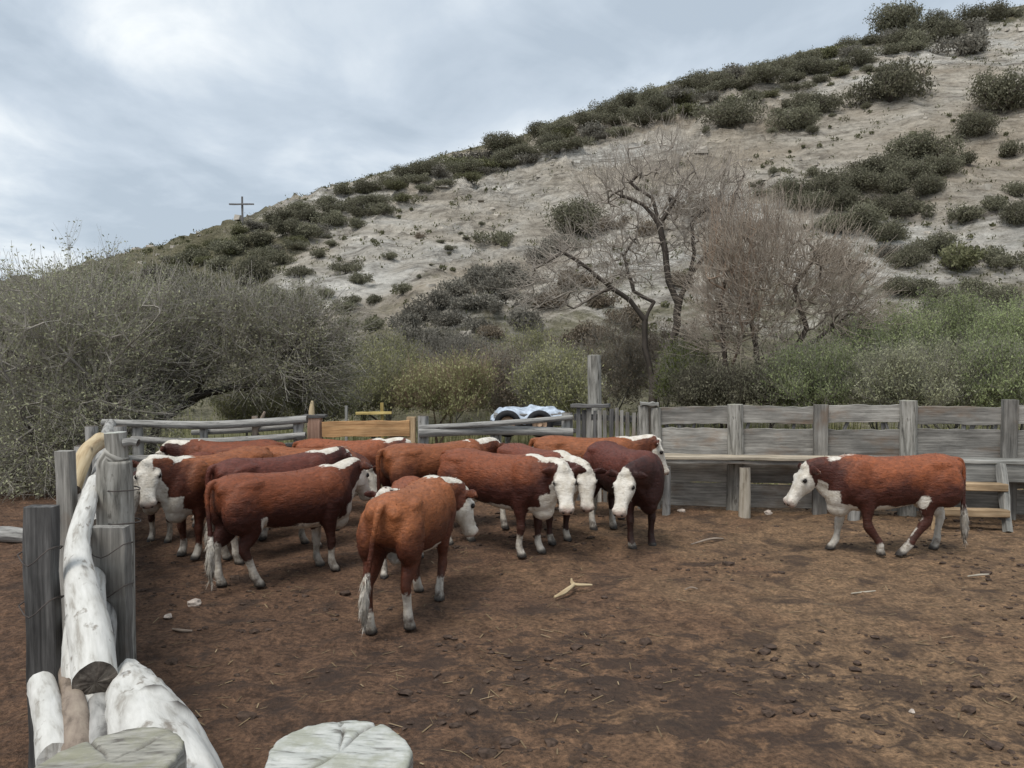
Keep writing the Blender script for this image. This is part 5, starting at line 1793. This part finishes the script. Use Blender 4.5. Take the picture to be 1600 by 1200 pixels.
SHR = {'d': [shrub_mesh(900 + k, M['leaf_hill']) for k in range(6)], 'g': [shrub_mesh(930 + k, M['leaf_hill_grey'], 800) for k in range(4)],
       'o': [shrub_mesh(950 + k, M['leaf_hill_olive'], 800, flat=.45) for k in range(3)], 'b': [shrub_mesh(970 + k, M['leaf_brown'], 760) for k in range(3)]}
SHR['D'] = [shrub_mesh(990 + k, M['leaf_hill'], 2600, 14, flat=.56, leaf=.034, wide=.42) for k in range(4)]
_cnt = [0]


def hill_shrub(px, py, wpx, kind, label, group, hgt=1.0, grow_by=1.0):
    """(px,py) = centre of the shrub in the photograph"""
    r = random.Random(_cnt[0] * 13 + 5)
    foot = px2hill(px, py + wpx * .22 * hgt)
    s = wpx / F * foot.y * (1.38 if wpx > 30 else 1.2) * grow_by
    me = r.choice(SHR['D' if kind == 'd' and wpx >= 50 else kind])
    Mx = Matrix.Translation(foot + Vector((0, 0, -.04 * s))) @ Matrix.Rotation(r.uniform(0, 6.28), 4, 'Z') @ Matrix.Diagonal((s * r.uniform(.9, 1.1), s * r.uniform(.9, 1.1), s * hgt * r.uniform(.9, 1.15), 1))
    o = link('hill_shrub', me, None, Mx)
    tag(o, label, 'shrub', group)
    _cnt[0] += 1
    return o


named = [
    (1403, 34, 66, 'd', 'round dark shrub standing highest on the skyline at the upper right'),
    (1390, 140, 92, 'd', 'wide dark flat shrub alone on the pale upper slope at right'),
    (1275, 165, 58, 'd', 'dark oval shrub below the skyline shrubs left of the wide flat one'),
    (1140, 180, 78, 'd', 'large dark shrub at the upper edge of the bare rock face'),
    (1510, 72, 66, 'g', 'purplish grey shrub near the upper right corner of the hill'),
    (1210, 270, 20, 'd', 'tiny round dark shrub alone on bare rock right of the bare tree'),
    (1440, 232, 80, 'd', 'tall dark shrub at the top of the big clump on the right slope'),
    (775, 375, 48, 'd', 'round dark shrub alone on the pale slope left of the bare tree'),
    (900, 345, 86, 'd', 'wide dark shrub on the slope directly left of the bare tree crown'),
    (430, 472, 58, 'd', 'dark oval shrub just above the leaning thorn crown'),
    (395, 432, 66, 'd', 'dark shrub with pale edge on the left slope above the thorn tree'),
    (630, 455, 30, 'd', 'small dark shrub alone on the chalky slope in the middle left'),
    (655, 370, 17, 'b', 'tiny brown tuft alone on the bare chalky slope'),
    (1575, 150, 96, 'd', 'big dark shrub cut by the right edge high on the slope'),
    (1528, 202, 56, 'd', 'round dark shrub at the right between the edge shrub and the tall clump'),
    (1386, 396, 40, 'g', 'small grey shrub on the sandy patch at lower right'),
    (1495, 405, 80, 'o', 'broad olive shrub on the lower right slope above the green bushes'),
    (580, 510, 36, 'd', 'small dark shrub on the pale strip right of the thorn crown'),
]
for px, py, w, k, lab in named:
    hill_shrub(px, py, w, k, lab, 'shrubs scattered over the hill')

clumps = [
    ('dark shrub in the big clump on the slope above the willow', 'clump of shrubs on the right slope', 'd',
     [(1235, 300, 50), (1262, 318, 55), (1290, 290, 62), (1318, 320, 60), (1345, 285, 62), (1370, 262, 60), (1400, 290, 60), (1390, 325, 55), (1430, 270, 55), (1470, 262, 50), (1350, 345, 60), (1390, 362, 56), (1425, 330, 48), (1300, 352, 52), (1452, 292, 50), (1500, 250, 36)]),
    ('dark shrub in the group at the right edge of the lower slope', 'shrubs at the right edge', 'd',
     [(1505, 340, 46), (1585, 235, 40), (1590, 340, 55), (1578, 410, 48), (1525, 452, 46), (1440, 450, 46), (1480, 470, 56), (1560, 470, 60), (1400, 450, 50), (1540, 400, 44), (1420, 405, 50), (1560, 320, 40), (1598, 300, 40), (1460, 385, 52)]),
    ('grey shrub in the dusky diagonal patch in the middle of the slope', 'dusky patch of shrubs mid slope', 'g',
     [(640, 508, 52), (665, 490, 55), (690, 468, 58), (715, 450, 58), (742, 436, 55), (768, 448, 52), (795, 425, 50), (700, 500, 50), (735, 475, 55), (655, 530, 50), (620, 545, 46), (680, 525, 44), (820, 440, 46), (770, 480, 44), (600, 535, 50), (585, 560, 50), (650, 560, 54), (700, 540, 54), (745, 510, 50), (790, 465, 44), (760, 425, 44), (845, 400, 50), (872, 380, 54), (815, 500, 60), (840, 470, 50)]),
    ('brownish shrub on the slope behind the bare tree', 'brown shrubs behind the bare tree', 'b',
     [(900, 440, 56), (935, 470, 50), (870, 470, 50), (960, 350, 40), (1010, 360, 46), (1080, 330, 46), (1110, 320, 40), (1060, 440, 40), (985, 500, 60), (1180, 360, 46), (1120, 400, 50), (1290, 400, 54), (1330, 420, 52), (925, 525, 62), (870, 540, 60), (830, 550, 50), (760, 520, 46)]),
    ('small dark shrub dotted on the pale left slope', 'dots of shrub on the left slope', 'd',
     [(500, 396, 30), (468, 426, 38), (540, 420, 38), (567, 438, 34), (455, 355, 44), (465, 384, 32), (345, 414, 36), (312, 432, 30), (540, 480, 32), (552, 470, 28), (705, 388, 18), (690, 378, 13), (512, 370, 13), (520, 380, 22), (752, 350, 13), (728, 372, 12), (720, 365, 10), (425, 345, 30), (380, 440, 28), (545, 505, 30), (480, 470, 36), (510, 460, 30), (700, 397, 10), (655, 432, 10), (675, 415, 8)]),
    ('middle-sized dark shrub on the left flank below the cross', 'shrubs below the cross', 'd',
     [(400, 375, 44), (360, 390, 46), (420, 400, 40), (300, 405, 44), (270, 425, 44), (330, 445, 40), (440, 405, 36), (600, 330, 34), (560, 350, 30), (610, 400, 26), (585, 470, 30), (480, 365, 40), (510, 345, 40)]),
    ('small dark shrub on the rocky upper slope at right', 'dots of shrub on the upper right slope', 'd',
     [(1240, 192, 56), (1232, 165, 26), (1355, 165, 22), (1180, 290, 24), (1192, 302, 24), (1270, 270, 26), (1360, 108, 26), (1385, 108, 28), (1440, 60, 44), (1450, 45, 40), (1478, 52, 40), (1430, 75, 36), (1520, 25, 24), (1330, 150, 14), (1300, 180, 12), (1420, 120, 14), (1270, 205, 18), (1205, 205, 16), (1075, 312, 14), (1105, 205, 22), (1215, 175, 20), (1430, 65, 40), (1305, 160, 16), (1260, 150, 20)]),
]
ORD = ['first', 'second', 'third', 'fourth', 'fifth', 'sixth', 'seventh', 'eighth', 'ninth', 'tenth', 'eleventh', 'twelfth', 'thirteenth', 'fourteenth', 'fifteenth', 'sixteenth', 'seventeenth', 'eighteenth', 'nineteenth', 'twentieth',
       'twenty-first', 'twenty-second', 'twenty-third', 'twenty-fourth', 'twenty-fifth', 'twenty-sixth', 'twenty-seventh', 'twenty-eighth', 'twenty-ninth', 'thirtieth']


def ordinal_labels(obs):
    """things that share a label are told apart by their order from the left of the picture"""
    by = {}
    for o, px in obs: by.setdefault(o['label'], []).append((px, o))
    for lab, L in by.items():
        if len(L) < 2: continue
        L.sort(key=lambda q: q[0])
        for k, (px, o) in enumerate(L):
            if k < len(ORD): o['label'] = lab + ', ' + ORD[k] + ' from left'


_obs = []
for lab, grp, kind, L in clumps:
    for px, py, w in L:
        _obs.append((hill_shrub(px, py, w, kind, lab, grp), px))

# dense band along the skyline
rb = random.Random(99)
tone = {'d': 'dark green', 'g': 'greyish', 'o': 'olive', 'b': 'brownish'}
for k in range(128):
    px = 130 + (1585 - 130) * (k + rb.uniform(-.4, .4)) / 128
    if px > 1345 and rb.random() < .45: continue
    ry = float(np.interp(px, ridge_px[:, 0], ridge_px[:, 1]))
    depth = 56 if 380 < px < 1330 else 30
    row = k % 3
    off = (row + rb.random() * .8) / 3 * depth
    w = rb.uniform(40, 66) * (0.55 + 0.45 * min(1, px / 800)) * (1.0 if row < 2 else .8)
    kind = rb.choice('dddgdo') if px > 400 else rb.choice('ood')
    if px < 360: zone = 'on the skyline left of the cross'
    elif px < 560: zone = 'on the skyline beside the cross'
    elif px < 820: zone = 'in the skyline band right of the cross'
    elif px < 1000: zone = 'in the skyline band above the covered trailer'
    elif px < 1180: zone = 'in the skyline band above the bare tree'
    elif px < 1345: zone = 'in the skyline band above the willow bush'
    else: zone = 'on the skyline near the upper right corner'
    place = ('topmost row', 'middle row', 'lowest row')[row]
    o = hill_shrub(px, ry + 3 + off, w, kind, tone[kind] + ' shrub ' + zone + ', ' + place, 'band of shrubs along the skyline', .8, .80)
    _obs.append((o, px))
# olive cover on the left shoulder of the hill
for k in range(30):
    px = rb.uniform(10, 330)
    ry = float(np.interp(px, ridge_px[:, 0], ridge_px[:, 1]))
    o = hill_shrub(px, ry + rb.uniform(8, 80), rb.uniform(18, 36), rb.choice('oodg'), 'low shrub on the left shoulder of the hill behind the thorn tree', 'olive shrubs on the left shoulder')
    _obs.append((o, px))
ordinal_labels(_obs)


def hill_scrub():
    """low tufts too small to count, all over the slope"""
    rg = np.random.default_rng(5)
    n = 11000
    x = rg.uniform(-62, 66, n); y = rg.uniform(HILL_Y0 + .5, 92, n)
    c = cover_fn(x, y)
    dens = fbm(x / 7, y / 7, 3, 61) * .9 + .30 + c * .8
    keep = rg.random(n) < dens
    x, y = x[keep], y[keep]
    z = hz(x, y)
    P = np.stack([x, y, z + .06], 1)
    sz = rg.uniform(.10, .30, len(P))
    P2 = np.repeat(P, 9, axis=0) + rg.normal(0, 1, (len(P) * 9, 3)) * np.repeat(sz, 9)[:, None] * np.array([1, 1, .55])
    # knee-high cushions between them
    m = 1500
    x = rg.uniform(-58, 62, m); y = rg.uniform(HILL_Y0 + 4, 88, m)
    kp = fbm(x / 9 + 3, y / 9, 3, 65) + rg.normal(0, .25, m) > .05
    x, y = x[kp], y[kp]
    Q = np.stack([x, y, hz(x, y) + .15], 1)
    sz = np.clip(rg.lognormal(-1.4, .4, len(Q)), .12, .6)
    Q2 = np.repeat(Q, 40, axis=0) + unit(rg.normal(0, 1, (len(Q) * 40, 3))) * (np.repeat(sz, 40) * rg.uniform(.5, 1, len(Q) * 40))[:, None] * np.array([1.1, 1.1, .6])
    P2 = np.vstack([P2, Q2])
    V, Fq, ti = leaves(P2, 1, .17, 8, .02, .8, .45)
    tag(link('low_scrub', mesh_np('low_scrub', V, Fq, M['leaf_hill_olive'], attr={'tint': ti * .7}, smooth=False)), 'low dry tufts scattered thinly over the whole hillside', 'scrub', kind='stuff')


hill_scrub()


def hill_rocks():
    rg = np.random.default_rng(15)
    n = 5200
    x = rg.uniform(-58, 62, n); y = rg.uniform(HILL_Y0 + 3, 86, n)
    k = (fbm(x / 10, y / 10, 3, 95) + rg.normal(0, .3, n)) > .12
    x, y = x[k], y[k]
    r = np.clip(rg.lognormal(-2.1, .55, len(x)), .05, .55)
    box = np.array([(-1, -1, -1), (1, -1, -1), (1, 1, -1), (-1, 1, -1), (-.8, -.8, .7), (.7, -.8, .8), (.8, .7, .6), (-.7, .8, .8)], float)
    fi = np.array([(0, 3, 2, 1), (4, 5, 6, 7), (0, 1, 5, 4), (1, 2, 6, 5), (2, 3, 7, 6), (3, 0, 4, 7)])
    a = rg.uniform(0, 6.28, len(x))
    V = box[None] * (1 + rg.uniform(-.3, .3, (len(x), 8, 3))) * r[:, None, None] * np.array([1.0, .8, .55])
    ca, sa = np.cos(a)[:, None], np.sin(a)[:, None]
    V = np.stack([V[..., 0] * ca - V[..., 1] * sa, V[..., 0] * sa + V[..., 1] * ca, V[..., 2]], -1) + np.stack([x, y, hz(x, y)], 1)[:, None]
    Fq = (np.arange(len(x)) * 8)[:, None, None] + fi[None]
    tag(link('scree_rocks', mesh_np('scree_rocks', V.reshape(-1, 3), Fq.reshape(-1, 4), M['rock'], smooth=False)), 'loose pale angular rocks strewn over the bare parts of the hill', 'rocks', kind='stuff')


hill_rocks()


def dry_grass():
    rg = np.random.default_rng(6)
    n = 16000
    x = rg.uniform(-26, 26, n); y = 13.4 + 16 * rg.random(n) ** 1.2
    k = (fbm(x / 2.2, y / 2.2, 3, 71) > -.25) & ~((x > -7) & (x < 12) & (y < 13.4))
    x, y = x[k], y[k]
    z = np.maximum(np.where(y > HILL_Y0, hz(x, y), 0), 0)
    h = rg.uniform(.15, .55, len(x))
    ang = rg.uniform(0, 6.28, len(x)); lean = rg.uniform(0, .35, len(x)) * h
    dx, dy = np.cos(ang), np.sin(ang)
    P = np.stack([x, y, z], 1)
    w = rg.uniform(.012, .03, len(x))
    S = np.stack([-dy * w, dx * w, 0 * w], 1)
    Tp = P + np.stack([dx * lean, dy * lean, h], 1)
    V = np.stack([P - S, P + S, Tp], 1).reshape(-1, 3)
    ti = np.repeat(np.clip(rg.normal(.5, .25, len(x)), 0, 1), 3)
    tag(link('tall_grass', mesh_np('tall_grass', V, np.arange(len(V)).reshape(-1, 3), M['leaf_olive'], attr={'tint': ti}, smooth=False)), 'tall olive grass between the pen and the foot of the hill', 'grass', kind='stuff')


dry_grass()

# cross on the ridge
cp = px2hill(379, 352)
cr = thing('hill_cross', 'dark cross standing on the skyline at the left', 'cross', cp)
ch = 44 / F * cp.y
board('upright', cp + Vector((0, 0, -.3)), cp + Vector((0, 0, ch)), .13, .11, M['cross'], cr, up=(1, 0, 0), rough=.01)
board('crossbar', cp + Vector((-.95, -.14, ch * .72)), cp + Vector((.95, -.14, ch * .72)), .12, .10, M['cross'], cr, rough=.01)


# ------------------------------------------------------------------ litter on the ground
def gzf(x, y):
    return float(gz(np.array(x), np.array(y)))


def clods():
    rg = np.random.default_rng(8)
    n = 7000
    y = 1.8 + 10.6 * rg.random(n) ** .8
    x = rg.uniform(-1, 1, n) * (1.2 + y * .68)
    k = (fbm(x * .8, y * .8, 3, 81) + rg.normal(0, .22, n) + .45 * np.exp(-(((x - 1.0) / 2.2) ** 2 + ((y - 5.5) / 1.0) ** 2))) > .22
    k &= x > (-3.15 - .49 * (y - 6.4))
    x, y = x[k], y[k]
    z = gz(x, y)
    r = np.clip(rg.lognormal(-4.4, .6, len(x)), .005, .05)
    ico = np.array([(0, 0, 1), (.894, 0, .447), (.276, .851, .447), (-.724, .526, .447), (-.724, -.526, .447), (.276, -.851, .447), (.724, .526, -.447), (-.276, .851, -.447), (-.894, 0, -.447), (-.276, -.851, -.447), (.724, -.526, -.447), (0, 0, -1)])
    fi = np.array([(0, 1, 2), (0, 2, 3), (0, 3, 4), (0, 4, 5), (0, 5, 1), (1, 6, 2), (2, 7, 3), (3, 8, 4), (4, 9, 5), (5, 10, 1), (6, 7, 2), (7, 8, 3), (8, 9, 4), (9, 10, 5), (10, 6, 1), (11, 7, 6), (11, 8, 7), (11, 9, 8), (11, 10, 9), (11, 6, 10)])
    V = ico[None] * (1 + rg.uniform(-.35, .35, (len(x), 12, 1))) * r[:, None, None] * np.array([1.3, 1.1, .6])
    V = V + np.stack([x, y, z + r * .2], 1)[:, None]
    Fq = (np.arange(len(x)) * 12)[:, None, None] + fi[None]
    tag(link('dung_clods', mesh_np('dung_clods', V.reshape(-1, 3), Fq.reshape(-1, 3), M['clod'], smooth=False)), 'small dark clods of dung and earth scattered over the pen', 'clods', kind='stuff')
    # straw and wood splinters trodden into the ground
    n = 3000
    y = 1.8 + 11 * rg.random(n) ** .85
    x = rg.uniform(-1, 1, n) * (1.2 + y * .68)
    k = (fbm(x * .5 + 3, y * .5, 3, 91) + x * .05 + rg.normal(0, .3, n)) > .0
    x, y = x[k], y[k]
    z = gz(x, y)
    a = rg.uniform(0, 6.28, len(x)); L = rg.uniform(.015, .07, len(x)); w = rg.uniform(.002, .006, len(x))
    d = np.stack([np.cos(a) * L, np.sin(a) * L, rg.uniform(-.1, .2, len(x)) * L], 1); s = np.stack([-np.sin(a) * w, np.cos(a) * w, 0 * a], 1)
    P = np.stack([x, y, z + .008], 1)
    V = np.stack([P - d - s, P + d - s, P + d + s, P - d + s], 1).reshape(-1, 3)
    ti = np.repeat(np.clip(rg.normal(.4, .3, len(x)), 0, 1), 4)
    tag(link('straw', mesh_np('straw', V, np.arange(len(V)).reshape(-1, 4), M['straw'], attr={'tint': ti}, smooth=False)), 'bits of straw and splinters trodden into the pen floor', 'straw', kind='stuff')


clods()


def stone(px, py, w, label, mat='stone', seed=0, flat=.55, name='stone', cat='stone', group=None):
    p = gpt(px, py)
    r = w / F * p.y / 2
    rg = random.Random(seed)
    bm = bmesh.new(); bmesh.ops.create_icosphere(bm, subdivisions=2, radius=1.0)
    ph = [rg.uniform(0, 6) for _ in range(4)]
    for v in bm.verts:
        k = 1 + .18 * math.sin(v.co.x * 3 + ph[0]) + .15 * math.sin(v.co.y * 4 + ph[1]) + .12 * math.sin(v.co.z * 5 + v.co.x * 2 + ph[2])
        v.co = Vector((v.co.x * 1.0, v.co.y * .75, v.co.z * flat)) * k * r
    me = bpy.data.meshes.new(name); bm.to_mesh(me); bm.free(); me.materials.append(M[mat])
    o = link(name, me, None, Matrix.Translation(Vector((p.x, p.y, gzf(p.x, p.y) + r * flat * .45))) @ Matrix.Rotation(rg.uniform(0, 6), 4, 'Z'))
    tag(o, label, cat, group)


stone(305, 946, 24, 'pale stone lying in front of the side-on red steer, larger of the two', seed=1)
stone(263, 966, 15, 'small pale stone near the log fence left of the larger stone', seed=2)
stone(1228, 1095, 14, 'small dark rounded stone in the middle of the foreground mud', 'clod', 3)
stone(1425, 1110, 12, 'small pinkish stone in the right foreground', seed=4)
stone(570, 716 + 95, 10, 'tiny pale stone behind the side-on red steer', seed=5)
stone(1065, 800, 12, 'small pale stone at the foot of the board fence beside the maroon cow', seed=6)
stone(1200, 803, 14, 'small pale stone under the catwalk in front of the lone steer', seed=7)


def stick(name, label, pts, rr, mat, seed=0):
    P = [gpt(*p[:2]) + Vector((0, 0, p[2] + .012)) for p in pts]
    o = log_obj(name, P, rr, M[mat], None, M[mat], n=8, sub=4, rough=.15, knots=0, seed=seed)
    tag(o, label, 'stick')


b1 = thing('broken_branch', 'pale broken forked branch lying in the middle of the pen', 'branch', gpt(895, 928))
for pts, rr in (([(866, 935, .0), (882, 930, .02), (897, 921, .04)], [.012, .022, .018]), ([(893, 914, .05), (897, 921, .04), (925, 919, .02)], [.010, .018, .010])):
    P = [gpt(x_, y_) + Vector((0, 0, z_ + .012)) for x_, y_, z_ in pts]
    log_obj('limb', P, rr, M['tan_log'], b1, M['tan_log'], n=8, sub=5, rough=.2, knots=0, seed=31)
stick('wood_splinter', 'flat pale splinter on the ground below the lone steer\'s tail', [(1512, 902, 0), (1530, 900, .0), (1545, 899, 0)], [.007, .012, .007], 'pale_log', 41)
stick('wood_splinter', 'thin pale splinter on the ground in front of the lone steer', [(1330, 929, 0), (1350, 927, .0), (1368, 925, 0)], [.006, .009, .005], 'pale_log', 42)
stick('wood_splinter', 'small pale chip on the dirt left of the steer seen from behind', [(270, 985, 0), (285, 990, .015), (300, 988, 0)], [.010, .014, .010], 'brown_log', 43)
stick('wood_splinter', 'dark thin stick on the ground between maroon cow and lone steer', [(1080, 852, 0), (1110, 846, .02), (1130, 843, 0)], [.010, .014, .008], 'brown_log', 44)
stick('wood_splinter', 'short pale stick in the centre foreground', [(1070, 923, 0), (1080, 921, .01), (1090, 922, 0)], [.006, .009, .006], 'brown_log', 45)
# logs lying outside the fence on the left
P = [gpt(-40, 850) + Vector((0, 0, .08)), gpt(5, 846) + Vector((0, 0, .09)), gpt(48, 848) + Vector((0, 0, .08))]
tag(log_obj('fallen_log', P, [.09, .10, .085], M['grey_log'], None, M['cut_end'], seed=51), 'grey log lying on the ground outside the fence at the left edge', 'log')
